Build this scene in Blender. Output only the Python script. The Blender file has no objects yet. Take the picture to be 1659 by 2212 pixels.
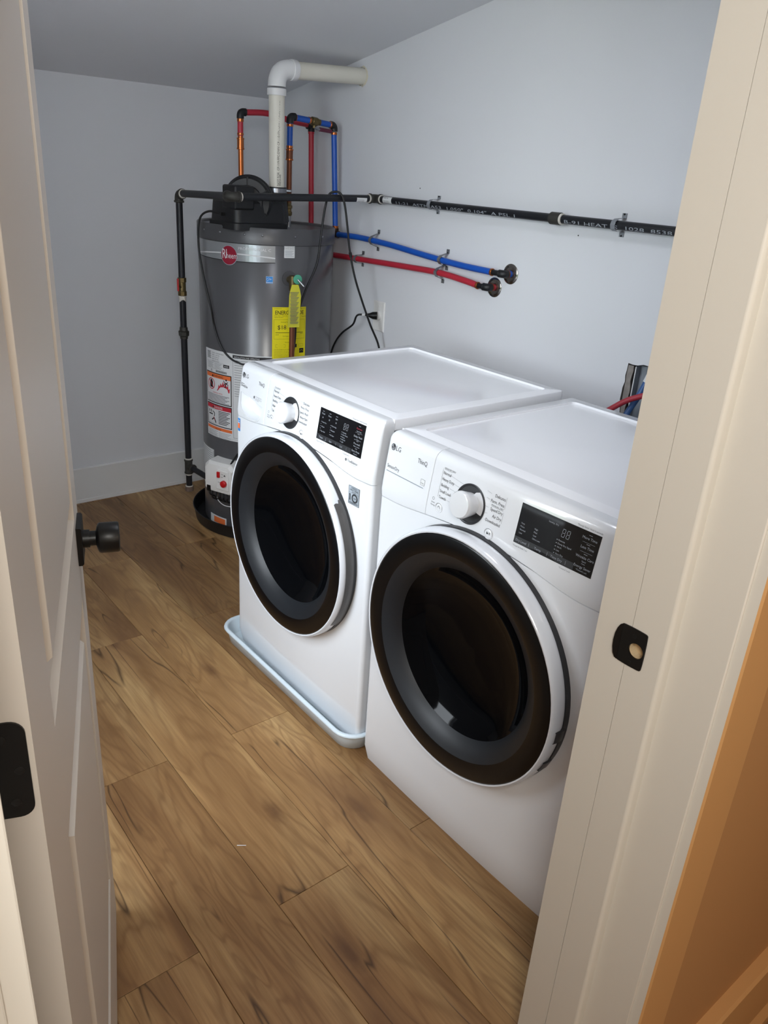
import bpy, math, random
import numpy as np
from mathutils import Vector, Matrix
random.seed(4)
S = bpy.context.scene
COL = S.collection
PI = math.pi
# ------------------------------------------------------------------ camera
CAMP = Vector((-1.1533, -0.691, 1.5382)); YAW, PITCH, ROLL, FPX = 0.7026, -0.4066, 0.0697, 1701.0
f_ = Vector((math.sin(YAW)*math.cos(PITCH), math.cos(YAW)*math.cos(PITCH), math.sin(PITCH)))
r_ = f_.cross(Vector((0, 0, 1))).normalized(); u_ = r_.cross(f_)
c_, s_ = math.cos(ROLL), math.sin(ROLL)
R_ = c_*r_ + s_*u_; U_ = -s_*r_ + c_*u_
cam = bpy.data.cameras.new('camera'); cam.sensor_fit = 'HORIZONTAL'; cam.sensor_width = 36
cam.lens = 36*FPX/1659; cam.clip_start = .01
camo = bpy.data.objects.new('camera', cam); COL.objects.link(camo)
M = Matrix((R_, U_, -f_)).transposed().to_4x4(); M.translation = CAMP
camo.matrix_world = M; S.camera = camo
# ------------------------------------------------------------------ world, lights, exposure
S.view_settings.view_transform = 'Standard'; S.view_settings.look = 'None'
S.view_settings.gamma = 1; S.view_settings.use_curve_mapping = False
S.view_settings.exposure = 0.0
W_ = bpy.data.worlds.new('sky'); S.world = W_; W_.use_nodes = True
wn = W_.node_tree.nodes; wb = wn['Background']
wb.inputs[0].default_value = (0.86, 0.93, 1.0, 1); wb.inputs[1].default_value = 16.0
def lamp(name, loc, look, energy, color, sx, sy, portal=False):
    l = bpy.data.lights.new(name, 'AREA'); l.shape = 'RECTANGLE'; l.size = sx; l.size_y = sy
    l.energy = energy; l.color = color
    if portal: l.cycles.is_portal = True
    o = bpy.data.objects.new(name, l); COL.objects.link(o); o.location = loc
    o.rotation_euler = (Vector(look)-Vector(loc)).to_track_quat('-Z', 'Y').to_euler()
    return o
# window opening in the left wall (daylight)
WX, WY0, WY1, WZ0, WZ1 = -1.2, 0.35, 1.17, 0.75, 2.02
lamp('window_portal', (WX-.10, (WY0+WY1)/2, (WZ0+WZ1)/2), (0, (WY0+WY1)/2, (WZ0+WZ1)/2), 1, (1, 1, 1), WY1-WY0, WZ1-WZ0, True)
lamp('hall_lamp', (-1.35, -1.0, 1.9), (-.8, 0, 1.2), 19, (1.0, .98, .93), .4, .4)
lamp('hall_far_lamp', (.2, -2.4, 1.8), (-1, 0, 1), 9, (1.0, .80, .62), .5, .5)
lamp('hall_glow', (-1.2, -2.9, 1.4), (-.9, 0, 1.1), 10, (1.0, .88, .68), 1.6, 1.4)
lamp('room_overhead_fill', (0, .55, 2.20), (0, .55, 0), 4.4, (.90, .91, 1.0), .3, .3)  # added overhead fill with no fixture, lifts the machine tops and ceiling
# ------------------------------------------------------------------ helpers: objects
ORG = {}
def link(o, parent):
    COL.objects.link(o)
    if parent: o.parent = parent
def thing(name, label, cat, loc=(0, 0, 0), group=None):
    o = bpy.data.objects.new(name, None); link(o, None); o.location = loc; ORG[o.name] = Vector(loc)
    o['label'] = label; o['category'] = cat
    if group: o['group'] = group
    return o
class MB:
    def __init__(s): s.v = []; s.f = []; s.m = []; s.mi = 0
    def add(s, vs, fs):
        b = len(s.v); s.v += [tuple(x) for x in vs]; s.f += [tuple(i+b for i in f) for f in fs]; s.m += [s.mi]*len(fs); return s
    def box(s, x0, x1, y0, y1, z0, z1):
        return s.add([(x, y, z) for z in (z0, z1) for y in (y0, y1) for x in (x0, x1)],
                     [(0, 2, 3, 1), (4, 5, 7, 6), (0, 1, 5, 4), (2, 6, 7, 3), (0, 4, 6, 2), (1, 3, 7, 5)])
    def loft(s, rings, closed=True, cap0=False, cap1=False):
        n = len(rings[0]); vs = [p for r in rings for p in r]; fs = []
        for i in range(len(rings)-1):
            for j in range(n if closed else n-1):
                k = (j+1) % n
                fs.append((i*n+j, i*n+k, (i+1)*n+k, (i+1)*n+j))
        if cap0: fs.append(tuple(range(n))[::-1])
        if cap1: fs.append(tuple((len(rings)-1)*n+j for j in range(n)))
        return s.add(vs, fs)
    def lathe(s, prof, c, axis, n=24, cap0=True, cap1=True):
        a = Vector(axis).normalized(); t = Vector((0, 0, 1)) if abs(a.z) < .9 else Vector((1, 0, 0))
        e1 = a.cross(t).normalized(); e2 = a.cross(e1); c = Vector(c)
        return s.loft([[c+a*h+(e1*math.cos(2*PI*k/n)+e2*math.sin(2*PI*k/n))*r for k in range(n)] for h, r in prof], True, cap0, cap1)
    def cyl(s, a, b, r, n=16, ch=0.0):
        a = Vector(a); b = Vector(b); L = (b-a).length
        pr = [(0, r), (L, r)] if not ch else [(0, r-ch), (ch, r), (L-ch, r), (L, r-ch)]
        return s.lathe(pr, a, b-a, n)
    def tube(s, pts, r, n=12, cap=True):
        P = [Vector(p) for p in pts]; rings = []; up = None
        for i, p in enumerate(P):
            d = (P[min(i+1, len(P)-1)]-P[max(i-1, 0)]).normalized()
            if up is None:
                t = Vector((0, 0, 1)) if abs(d.z) < .9 else Vector((1, 0, 0)); up = (t-d*t.dot(d)).normalized()
            else: up = (up-d*up.dot(d)).normalized()
            w = d.cross(up)
            rr_ = r[i] if isinstance(r, (list, tuple)) else r
            rings.append([p+(up*math.cos(2*PI*k/n)+w*math.sin(2*PI*k/n))*rr_ for k in range(n)])
        return s.loft(rings, True, cap, cap)
    def build(s, name, mats, parent=None, smooth=40, bevel=0, kind=None, label=None, cat=None, group=None, loc=None):
        off = Vector((0, 0, 0))
        if parent is not None: off = ORG[parent.name]
        elif loc is not None: off = Vector(loc)
        me = bpy.data.meshes.new(name)
        me.from_pydata([(x-off.x, y-off.y, z-off.z) for x, y, z in s.v], [], s.f)
        for m in (mats if isinstance(mats, (list, tuple)) else [mats]): me.materials.append(m)
        me.polygons.foreach_set('material_index', s.m)
        fix_normals(me)
        if smooth: me.shade_smooth(); me.set_sharp_from_angle(angle=math.radians(smooth))
        o = bpy.data.objects.new(name, me); link(o, parent)
        ORG[o.name] = off
        if parent is None: o.location = off
        if bevel:
            b = o.modifiers.new('bevel', 'BEVEL'); b.width = bevel; b.segments = 2; b.limit_method = 'ANGLE'; b.angle_limit = math.radians(40)
            b.harden_normals = False
        if kind: o['kind'] = kind
        if label: o['label'] = label
        if cat: o['category'] = cat
        if group: o['group'] = group
        return o
import bmesh
def fix_normals(me):
    b = bmesh.new(); b.from_mesh(me); bmesh.ops.recalc_face_normals(b, faces=b.faces); b.to_mesh(me); b.free()
def curve(pts, n=10):
    P = [Vector(p) for p in pts]; P = [P[0]*2-P[1]]+P+[P[-1]*2-P[-2]]; out = []
    for i in range(1, len(P)-2):
        for k in range(n):
            t = k/n
            out.append(.5*((2*P[i])+(P[i+1]-P[i-1])*t+(2*P[i-1]-5*P[i]+4*P[i+1]-P[i+2])*t*t+(-P[i-1]+3*P[i]-3*P[i+1]+P[i+2])*t**3))
    out.append(P[-2]); return out
def arc_corner(a, c, b, R, n=6):
    """points rounding the corner a-c-b with radius R"""
    a, c, b = Vector(a), Vector(c), Vector(b); d1 = (a-c).normalized(); d2 = (b-c).normalized()
    return [(c+d1*R)*(1-t)**2+c*2*t*(1-t)+(c+d2*R)*t*t for t in [i/n for i in range(n+1)]]
def boolean(o, cutter_mb):
    cm = cutter_mb.build('cutter', [o.data.materials[-1]], None, smooth=0)
    cm.location = -ORG[o.name] if o.parent else (0, 0, 0)
    cm.parent = None
    # bring both to world for evaluation
    m = o.modifiers.new('cut', 'BOOLEAN'); m.operation = 'DIFFERENCE'; m.object = cm; m.solver = 'EXACT'
    par = o.parent; loc = o.location.copy()
    cm.location = (0, 0, 0); o.parent = None; o.location = ORG[o.name]
    bpy.context.view_layer.update(); dg = bpy.context.evaluated_depsgraph_get()
    me = bpy.data.meshes.new_from_object(o.evaluated_get(dg))
    o.modifiers.clear(); o.data = me; o.parent = par; o.location = loc
    bpy.data.objects.remove(cm)
# ------------------------------------------------------------------ helpers: materials
def rgb(h):
    h = h.lstrip('#'); v = [int(h[i:i+2], 16)/255 for i in (0, 2, 4)]
    return tuple(x/12.92 if x <= .04045 else ((x+.055)/1.055)**2.4 for x in v)+(1,)
def mat(name, col, rough=.5, metal=0.0, coat=0.0, bump=0, bscale=200, var=0, vscale=8, spec=.5, trans=0, coatr=.05):
    m = bpy.data.materials.new(name); m.use_nodes = True; nt = m.node_tree; N = nt.nodes; L = nt.links
    p = N['Principled BSDF']; col = rgb(col) if isinstance(col, str) else tuple(col)+(1,)*(4-len(col))
    p.inputs['Base Color'].default_value = col; p.inputs['Roughness'].default_value = rough
    p.inputs['Metallic'].default_value = metal; p.inputs['Coat Weight'].default_value = coat
    p.inputs['Coat Roughness'].default_value = coatr
    p.inputs['Specular IOR Level'].default_value = spec; p.inputs['Transmission Weight'].default_value = trans
    g = N.new('ShaderNodeNewGeometry')
    if bump or var:
        nz = N.new('ShaderNodeTexNoise'); nz.inputs['Scale'].default_value = vscale; nz.inputs['Detail'].default_value = 4
        L.new(g.outputs['Position'], nz.inputs['Vector'])
    if var:
        mx = N.new('ShaderNodeMix'); mx.data_type = 'RGBA'; mx.inputs[6].default_value = tuple(c*(1-var) for c in col[:3])+(1,)
        mx.inputs[7].default_value = tuple(min(1, c*(1+var)) for c in col[:3])+(1,)
        L.new(nz.outputs['Fac'], mx.inputs[0]); L.new(mx.outputs[2], p.inputs['Base Color'])
    if bump:
        n2 = N.new('ShaderNodeTexNoise'); n2.inputs['Scale'].default_value = bscale; n2.inputs['Detail'].default_value = 3
        L.new(g.outputs['Position'], n2.inputs['Vector'])
        b = N.new('ShaderNodeBump'); b.inputs['Strength'].default_value = bump; b.inputs['Distance'].default_value = .001
        L.new(n2.outputs['Fac'], b.inputs['Height']); L.new(b.outputs['Normal'], p.inputs['Normal'])
    return m
def wood_mat():
    m = bpy.data.materials.new('oak_plank'); m.use_nodes = True; nt = m.node_tree; N = nt.nodes; L = nt.links
    p = N['Principled BSDF']
    tc = N.new('ShaderNodeTexCoord'); oi = N.new('ShaderNodeObjectInfo')
    cb = N.new('ShaderNodeCombineXYZ')
    for k, q in enumerate((31.0, 57.0, 11.0)):
        mu = N.new('ShaderNodeMath'); mu.operation = 'MULTIPLY'; mu.inputs[1].default_value = q
        L.new(oi.outputs['Random'], mu.inputs[0]); L.new(mu.outputs[0], cb.inputs[k])
    ad = N.new('ShaderNodeVectorMath'); L.new(tc.outputs['Object'], ad.inputs[0]); L.new(cb.outputs[0], ad.inputs[1])
    def mp(sx, sy, src=None):
        k = N.new('ShaderNodeMapping'); k.inputs['Scale'].default_value = (sx, sy, 1); L.new((src or ad.outputs[0]), k.inputs['Vector']); return k.outputs[0]
    def noise(v, sc, det=4, rough=.55, dist=0):
        k = N.new('ShaderNodeTexNoise'); k.inputs['Scale'].default_value = sc; k.inputs['Detail'].default_value = det
        k.inputs['Roughness'].default_value = rough; k.inputs['Distortion'].default_value = dist; L.new(v, k.inputs['Vector']); return k.outputs['Fac']
    def ramp(x, stops):
        k = N.new('ShaderNodeValToRGB'); e = k.color_ramp.elements
        while len(e) < len(stops): e.new(.5)
        for i, (pos, c) in enumerate(stops): e[i].position = pos; e[i].color = c if len(c) == 4 else tuple(c)+(1,)
        L.new(x, k.inputs[0]); return k.outputs[0]
    def mix(f, a, b, mode='MIX'):
        k = N.new('ShaderNodeMix'); k.data_type = 'RGBA'; k.blend_type = mode
        for i, v in ((0, f), (6, a), (7, b)):
            if hasattr(v, 'links'): L.new(v, k.inputs[i])
            else: k.inputs[i].default_value = v
        return k.outputs[2]
    def math_(op, a, b):
        k = N.new('ShaderNodeMath'); k.operation = op
        for i, v in ((0, a), (1, b)):
            if hasattr(v, 'links'): L.new(v, k.inputs[i])
            else: k.inputs[i].default_value = v
        return k.outputs[0]
    # cathedral figure: warped distance field drawn out along the plank
    warp = noise(mp(5.5, .95), 1.0, 3, .5, .6)
    rings = math_('SINE', math_('MULTIPLY', warp, 95.0), 0)
    rings = math_('MULTIPLY', math_('ADD', rings, 1.0), .5)
    figure = math_('POWER', rings, 3.0)
    fine = noise(mp(150, 6), 1.0, 4, .6)
    broad = noise(mp(9, 1.3), 1.0, 3, .5, .3)
    base = ramp(broad, [(.3, rgb('#84623F')), (.5, rgb('#A98458')), (.72, rgb('#C6A574'))])
    base = mix(math_('MULTIPLY', figure, .45), base, rgb('#7A5736'))
    base = mix(ramp(fine, [(.35, (.45, .45, .45)), (.7, (0, 0, 0))]), base, rgb('#7C5B3A'))
    # knots
    kv = N.new('ShaderNodeTexVoronoi'); kv.inputs['Scale'].default_value = 1.0; L.new(mp(6.5, 2.3), kv.inputs['Vector'])
    wob = math_('ADD', kv.outputs['Distance'], math_('MULTIPLY', noise(mp(30, 18), 1, 3), .10))
    knot = ramp(wob, [(.085, (1, 1, 1)), (.20, (0, 0, 0))])
    base = mix(math_('MULTIPLY', knot, .75), base, rgb('#5A3D28'))
    halo = ramp(wob, [(.1, (1, 1, 1)), (.42, (0, 0, 0))])
    base = mix(math_('MULTIPLY', halo, .3), base, rgb('#6F4E33'))
    # long splits
    cr = noise(mp(10, .9), 1.0, 2.0, .5, .4)
    d = math_('ABSOLUTE', math_('SUBTRACT', cr, .5), 0)
    line = ramp(d, [(.0, (1, 1, 1)), (.010, (0, 0, 0))])
    gate = ramp(noise(mp(3.0, 2.2), 1.0, 1), [(.50, (0, 0, 0)), (.56, (1, 1, 1))])
    crack = math_('MULTIPLY', line, gate)
    base = mix(math_('MULTIPLY', crack, .8), base, rgb('#3B2819'))
    # board to board tone
    tone = ramp(oi.outputs['Random'], [(0, (.66, .62, .58)), (.5, (.84, .82, .80)), (1, (1.04, 1.04, 1.0))])
    base = mix(1.0, base, tone, 'MULTIPLY')
    L.new(base, p.inputs['Base Color'])
    p.inputs['Roughness'].default_value = .42; p.inputs['Specular IOR Level'].default_value = .35
    b = N.new('ShaderNodeBump'); b.inputs['Strength'].default_value = .25; b.inputs['Distance'].default_value = .0006
    h = math_('SUBTRACT', fine, math_('MULTIPLY', crack, 2.0)); L.new(h, b.inputs['Height']); L.new(b.outputs[0], p.inputs['Normal'])
    return m
WOOD = wood_mat()
MW = mat('room_wall_paint', '#D8DADE', .85, bump=.12, bscale=260)
MCEIL = mat('ceiling_paint', '#DFE1E6', .9, bump=.1, bscale=220)
MTRIM = mat('white_trim_paint', '#DAD6CC', .45, bump=.05, bscale=90)
MBASE = mat('baseboard_paint', '#DEDFDF', .45)
MTAN = mat('hall_tan_paint', '#B88A58', .8, bump=.1, bscale=260)
MTANT = mat('hall_tan_trim', '#C99A64', .6)
MDOOR = mat('door_paint', '#C9C2B8', .42, bump=.06, bscale=500)
MBLK = mat('black_hardware', '#151515', .38, .3)
MSCREW = mat('black_screw', '#242424', .4, .5)
MENA = mat('white_enamel', '#E1E4E8', .16, coat=.6, bump=.02, bscale=120)
MLID = mat('white_lid_enamel', '#F1F3F7', .2, coat=.5, bump=.03, bscale=60, coatr=.12)
MRIMW = mat('white_door_rim', '#DCE0E6', .2, coat=.5)
MDARK = mat('dark_grey_plastic', '#2B2C2F', .4)
MGRY = mat('grey_plastic', '#4C4A49', .4)
MGLB = mat('black_glass_ring', '#040507', .3, coat=.2, coatr=.2, spec=.3)
MCONE = mat('dark_bowl_trim', '#0F141A', .5, coat=.15, coatr=.35)
MGLI = mat('smoked_glass', '#040507', .06, spec=.12)
MDISP = mat('display_glass', '#07080B', .06, coat=.5)
MPRT = mat('grey_print', '#5E6368', .6); MPRD = mat('dark_print', '#26292D', .6)
MPRW = mat('pale_print', '#9AA0A8', .6); MPRR = mat('red_print', '#8A2436', .6)
MSILV = mat('silver_sticker', '#A9B3BC', .3, .4)
MTANK = mat('tank_grey_paint', '#505053', .30, coat=.4, coatr=.2, var=.04)
MTKD = mat('tank_dark_lip', '#4A4A4D', .35)
MBP = mat('black_molded_plastic', '#0E1014', .5, bump=.1, bscale=300)
MIRON = mat('black_iron_pipe', '#1B1D22', .42, .2, bump=.12, bscale=150)
MFIT = mat('iron_fitting', '#3A3936', .6, .4, bump=.3, bscale=180, var=.2, vscale=40)
MTEFL = mat('thread_sealant', '#C9C5BC', .8, bump=.4, bscale=400)
MPVC = mat('white_pvc', '#DAD7CB', .45, var=.03); MPVCF = mat('pvc_fitting', '#E2E3E4', .35)
MCOP = mat('copper', '#B86A3C', .28, .9, var=.2, vscale=30)
MCOPD = mat('dull_copper_tube', '#7A4A34', .45, .6, var=.15, vscale=20)
MRED = mat('red_tubing', '#B4283A', .4); MBLU = mat('blue_tubing', '#1453B4', .38)
MBRASS = mat('brass', '#6E6040', .4, .8, var=.3, vscale=60); MSTEEL = mat('steel', '#9A9DA2', .3, .9)
MGALV = mat('galvanised_strap', '#8C8E92', .45, .7, var=.15, vscale=60); MCHR = mat('chrome_flange', '#8A8580', .15, .95)
MYEL = mat('yellow_label', '#E5D80C', .6); MTAG = mat('yellow_tag', '#C9C437', .7)
MBLKP = mat('black_print', '#0B0B0B', .7); MPAPER = mat('white_label', '#D9DBDC', .6)
MORG = mat('orange_label', '#E8743A', .6); MRDL = mat('red_label', '#C02434', .6); MCRIM = mat('crimson_badge', '#8E1730', .4)
MBLUE = mat('blue_label', '#2F8BD8', .5); MWPL = mat('white_plastic', '#E4E3E0', .35)
MREDP = mat('red_plastic', '#C2161C', .35); MTEAL = mat('green_knob', '#4DA184', .45)
MPAN = mat('white_drain_pan', '#D7E6F0', .35, coat=.2); MBPAN = mat('black_drain_pan', '#15171A', .45)
MRUB = mat('black_rubber_cord', '#0F1013', .5); MRAW = mat('raw_wood', '#CDB793', .8, bump=.5)
MGYP = mat('torn_gypsum', '#8A8580', .95, bump=1, bscale=120, var=.35, vscale=70)
MBOX = mat('outlet_box_grey', '#848B93', .6)
MFOAM = mat('foam_sealant', '#CFCAB6', .9, bump=.8, bscale=300)
# ------------------------------------------------------------------ helper: print on surfaces
FONT_CACHE = {}
def text_mesh(s):
    if s not in FONT_CACHE:
        cu = bpy.data.curves.new('t', 'FONT'); cu.body = s; cu.size = 1; cu.resolution_u = 2
        o = bpy.data.objects.new('t', cu); COL.objects.link(o); dg = bpy.context.evaluated_depsgraph_get(); dg.update()
        me = bpy.data.meshes.new_from_object(o.evaluated_get(dg))
        FONT_CACHE[s] = ([tuple(v.co) for v in me.vertices], [tuple(p.vertices) for p in me.polygons])
        bpy.data.objects.remove(o); bpy.data.meshes.remove(me)
    return FONT_CACHE[s]
class Print:
    """collects flat print on a surface; fn(u,v,h) -> xyz with u to the reader's right, v up, h off the surface"""
    def __init__(s, fn): s.fn = fn; s.b = MB(); s.mats = []
    def _m(s, m):
        if m not in s.mats: s.mats.append(m)
        s.b.mi = s.mats.index(m)
    def rect(s, u0, v0, u1, v1, m, h=.0004, n=1):
        s._m(m); vs = []; fs = []
        for i in range(n+1):
            u = u0+(u1-u0)*i/n; vs += [s.fn(u, v0, h), s.fn(u, v1, h)]
        for i in range(n): fs.append((2*i, 2*i+2, 2*i+3, 2*i+1))
        s.b.add(vs, fs)
    def frame(s, u0, v0, u1, v1, w, m, h=.0005, n=1):
        s.rect(u0, v0, u1, v0+w, m, h, n); s.rect(u0, v1-w, u1, v1, m, h, n); s.rect(u0, v0, u0+w, v1, m, h); s.rect(u1-w, v0, u1, v1, m, h)
    def poly(s, pts, m, h=.0005):
        s._m(m); s.b.add([s.fn(u, v, h) for u, v in pts], [tuple(range(len(pts)))])
    def line(s, pts, w, m, h=.0005):
        for (a, b), (c, d) in zip(pts, pts[1:]):
            L = math.hypot(c-a, d-b) or 1; nx, ny = -(d-b)/L*w/2, (c-a)/L*w/2
            s.poly([(a+nx, b+ny), (a-nx, b-ny), (c-nx, d-ny), (c+nx, d+ny)], m, h)
    def disc(s, u, v, r, m, h=.0005, n=24, r0=0, a0=0, a1=2*PI):
        k = [a0+(a1-a0)*i/n for i in range(n+1)]
        if r0 == 0: s.poly([(u+r*math.cos(a), v+r*math.sin(a)) for a in k[:-1]], m, h)
        else:
            for a, b in zip(k, k[1:]): s.poly([(u+r0*math.cos(a), v+r0*math.sin(a)), (u+r*math.cos(a), v+r*math.sin(a)), (u+r*math.cos(b), v+r*math.sin(b)), (u+r0*math.cos(b), v+r0*math.sin(b))], m, h)
    def text(s, t, u, v, size, m, h=.0006, al='l', sx=1.0, rot=0):
        vs, fs = text_mesh(t); s._m(m)
        if not vs: return
        x0 = min(q[0] for q in vs); x1 = max(q[0] for q in vs)
        o = {'l': x0, 'r': x1, 'c': (x0+x1)/2}[al]; cr, sr = math.cos(rot), math.sin(rot); out = []
        for x, y, z in vs:
            a, b = (x-o)*size*sx, y*size; out.append(s.fn(u+a*cr-b*sr, v+a*sr+b*cr, h))
        s.b.add(out, fs)
    def build(s, name, parent, label=None): 
        return s.b.build(name, s.mats, parent, smooth=0, label=label, kind='stuff' if name.endswith('lettering') else None)
# ================================================================== SETTING
Wr, D, ZC, KC = 1.007, 2.871, 1.816, .19
LX, YF, YH = -1.2, -.142, -.327          # left wall, room face and hall face of the door wall
def zc(y): return ZC+KC*(D-y)
floor = MB().box(-2.7, 1.7, YH, 3.0, -.32, -.0085).build('floor', mat('subfloor', '#3A2A1C', .9), kind='structure')
# planks, .196 wide and 1.22 long, laid along y with staggered ends
PCACHE = {}
def plank(x0, x1, y0, y1):
    w, l = round(x1-x0, 4), round(y1-y0, 4)
    if w < .01 or l < .01: return
    if (w, l) not in PCACHE:
        g = .0006; c = .0007
        b = MB(); X, Y = w/2, l/2
        b.loft([[(-X+a, -Y+a, z), (X-a, -Y+a, z), (X-a, Y-a, z), (-X+a, Y-a, z)] for a, z in ((g, -.008), (g, -c), (g+c, 0))], True, True, True)
        me = bpy.data.meshes.new('plank'); me.from_pydata(b.v, [], b.f); me.materials.append(WOOD); fix_normals(me); PCACHE[(w, l)] = me
    o = bpy.data.objects.new('plank', PCACHE[(w, l)]); COL.objects.link(o); o.parent = floor
    o.location = ((x0+x1)/2, (y0+y1)/2, 0)
for k in range(-5, 9):
    xa = -.068+.196*k; xb = xa+.196; j0 = .40 if k % 2 == 0 else .98
    for n in range(-2, 4):
        ya = j0+1.22*n; yb = ya+1.22
        for (rx0, rx1, ry0, ry1) in ((LX, Wr, YF, D), (-1.082, -.27, YH, YF)):
            a, b, c, d = max(xa, rx0), min(xb, rx1), max(ya, ry0), min(yb, ry1)
            if b-a > .005 and d-c > .005: plank(a, b, c, d)
def struct(name, b, m, **k): return b.build(name, m, None, kind='structure', smooth=0, **k)
struct('wall_back', MB().box(LX-.12, Wr+.12, D, D+.12, -.3, 2.0), MW)
wr = MB().box(Wr, Wr+.14, YF-.2, D, -.3, 2.6).build('wall_right', [MW, MGYP], None, kind='structure', smooth=0)
# ragged hole in the right wall, behind the dryer
hb = MB(); hb.mi = 0
rag = []
HY0, HY1, HZ0, HZ1 = .56, .728, .80, 1.038
for i in range(13): t = i/12; rag.append((HY1+random.uniform(-.004, .005), HZ0+(HZ1-HZ0)*t))
for i in range(1, 9): t = i/9; rag.append((HY1+(HY0-HY1)*t, HZ1+random.uniform(-.003, .005)+.004*t))
rag += [(HY0, HZ1), (HY0, HZ0)]
hb.loft([[(x, y, z) for y, z in rag] for x in (Wr-.02, Wr+.10)], True, True, True)
boolean(wr, hb)
for pl in wr.data.polygons:
    c = pl.center
    if c.x > Wr+.002 and HY0-.02 < c.y < HY1+.02 and HZ0-.02 < c.z < HZ1+.02: pl.material_index = 1
wl = MB()
for a in ((YF, WY0, 0-.3, 2.6), (WY1, D, -.3, 2.3), (WY0, WY1, -.3, WZ0), (WY0, WY1, WZ1, 2.5)): wl.box(LX-.12, LX, *a)
struct('wall_left', wl, MW)
def plank_prism(b, x0, x1, y0, y1, z0, z1): b.box(x0, x1, y0, y1, z0, z1)
# ceiling: a slab that slopes up towards the door
b = MB(); b.loft([[(x, y, zc(y)+dz) for y, dz in ((YF-.1, 0), (D+.1, 0), (D+.1, .1), (YF-.1, .1))] for x in (LX-.12, Wr+.14)], True, True, True)
struct('ceiling', b, MCEIL)
# door wall: room side light, hall side tan
JX0, JX1, HZ = -1.082, -.27, 2.06
ym = (YF+YH)/2
fr = MB()
for (y0, y1, mi) in ((ym, YF, 0), (YH, ym, 1)):
    fr.mi = mi
    fr.box(-2.7, JX0-.06, y0, y1, -.3, 2.55); fr.box(-.245, 1.7, y0, y1, -.3, 2.55); fr.box(JX0-.06, -.245, y0, y1, HZ+.03, 2.55)
struct('wall_front', fr, [MW, MTAN])
# jamb boards
def jamb(name, xs, m, sgn):
    b = MB()
    return b
j = MB()
j.box(JX1, -.245, -.1957, YF+.001, 0, HZ); j.box(JX1, -.245, -.249, -.1965, 0, HZ)
j.box(-.2685, -.245, -.1970, -.1950, 0, HZ)
strike_jamb = j.build('trim_1', [MTRIM, MRAW], None, kind='structure', smooth=0, bevel=0)
j2 = MB().box(-.252, -.244, -.3272, -.249, -.28, HZ)
j2.build('stop_board', MTRIM, strike_jamb, bevel=.002)
# rounded edge of the stop
e = MB(); e.loft([[(-.2702, -.2475, z), (-.2700, -.2495, z), (-.2680, -.2520, z), (-.2640, -.2532, z), (-.2515, -.2535, z), (-.2515, -.2475, z)] for z in (0, HZ)], True, True, True)
e.build('stop_edge', MTRIM, strike_jamb)
# hall casing on the right, with a small step at its edge
c = MB(); c.loft([[(-.2475, -.3272, z), (-.2475, -.342, z), (-.2445, -.345, z), (-.150, -.345, z), (-.147, -.342, z), (-.147, -.3272, z)] for z in (-.28, HZ+.07)], True, True, True)
casing = struct('trim_2', c, [MTANT, MTRIM]); 
for pl in casing.data.polygons:
    if pl.center.x < -.2460: pl.material_index = 1
lj = MB(); lj.box(-1.112, JX0, -.249, YF+.001, 0, HZ)
lj.box(-1.142, -1.135, YH, -.249, -.28, HZ); lj.box(-1.14, JX0-.02, -.253, -.249, 0, HZ)
struct('trim_3', lj, MTRIM, bevel=.002)
struct('trim_4', MB().box(-1.24, -1.138, -.345, YH, -.28, HZ+.07), MTANT, bevel=.003)
struct('trim_5', MB().box(JX0, JX1, -.249, YF, HZ, HZ+.028), MTRIM)
struct('trim_6', MB().box(-1.135, -.2475, -.345, YH, HZ, HZ+.07), MTANT, bevel=.002)
struct('baseboard_back', MB().loft([[(x, D, 0), (x, D-.016, 0), (x, D-.016, .016), (x, D-.013, .017), (x, D-.013, .168), (x, D-.010, .172), (x, D, .172)] for x in (LX, Wr)], True, True, True), MBASE)
struct('baseboard_right', MB().box(Wr-.014, Wr, YF, D-.013, 0, .17), MBASE, bevel=.002)
struct('baseboard_left', MB().box(LX, LX+.014, YF, D-.013, 0, .17), MBASE, bevel=.002)
struct('baseboard_hall', MB().loft([[(x, YH, -.28), (x, YH-.034, -.28), (x, YH-.034, -.255), (x, YH-.020, -.235), (x, YH-.020, -.11), (x, YH-.030, -.105), (x, YH-.030, -.004), (x, YH-.024, .002), (x, YH, .002)] for x in (-.147, 1.7)], True, True, True), MTANT)
struct('threshold', MB().box(-1.135, -.25, YH-.01, YH, -.28, -.0005), mat('riser_paint', '#C9BFAE', .5)) if False else None
# the hall the photograph was taken from
struct('floor_hall', MB().box(-2.7, 1.7, -3.0, YH, -.40, -.28), mat('hall_floor', '#8A6A48', .5))
struct('wall_hall_back', MB().box(-2.82, 1.82, -3.12, -3.0, -.4, 2.55), MTAN)
struct('wall_hall_left', MB().box(-2.82, -2.7, -3.0, YH, -.4, 2.55), MTAN)
struct('wall_hall_right', MB().box(1.7, 1.82, -3.0, YH, -.4, 2.55), MTAN)
struct('ceiling_hall', MB().box(-2.82, 1.82, -3.12, YH+.0, 2.5, 2.6), MCEIL)
# window_1
wf = MB()
yc_, zc_ = (WY0+WY1)/2, (WZ0+WZ1)/2
for a in ((WY0, WY0+.04, WZ0, WZ1), (WY1-.04, WY1, WZ0, WZ1), (WY0+.04, WY1-.04, WZ0, WZ0+.04), (WY0+.04, WY1-.04, WZ1-.04, WZ1), (WY0+.04, WY1-.04, zc_-.018, zc_+.018)):
    wf.box(LX-.10, LX-.05, *a)
win = wf.build('window_1', MWPL, None, kind='structure', smooth=0, bevel=.003)
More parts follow.
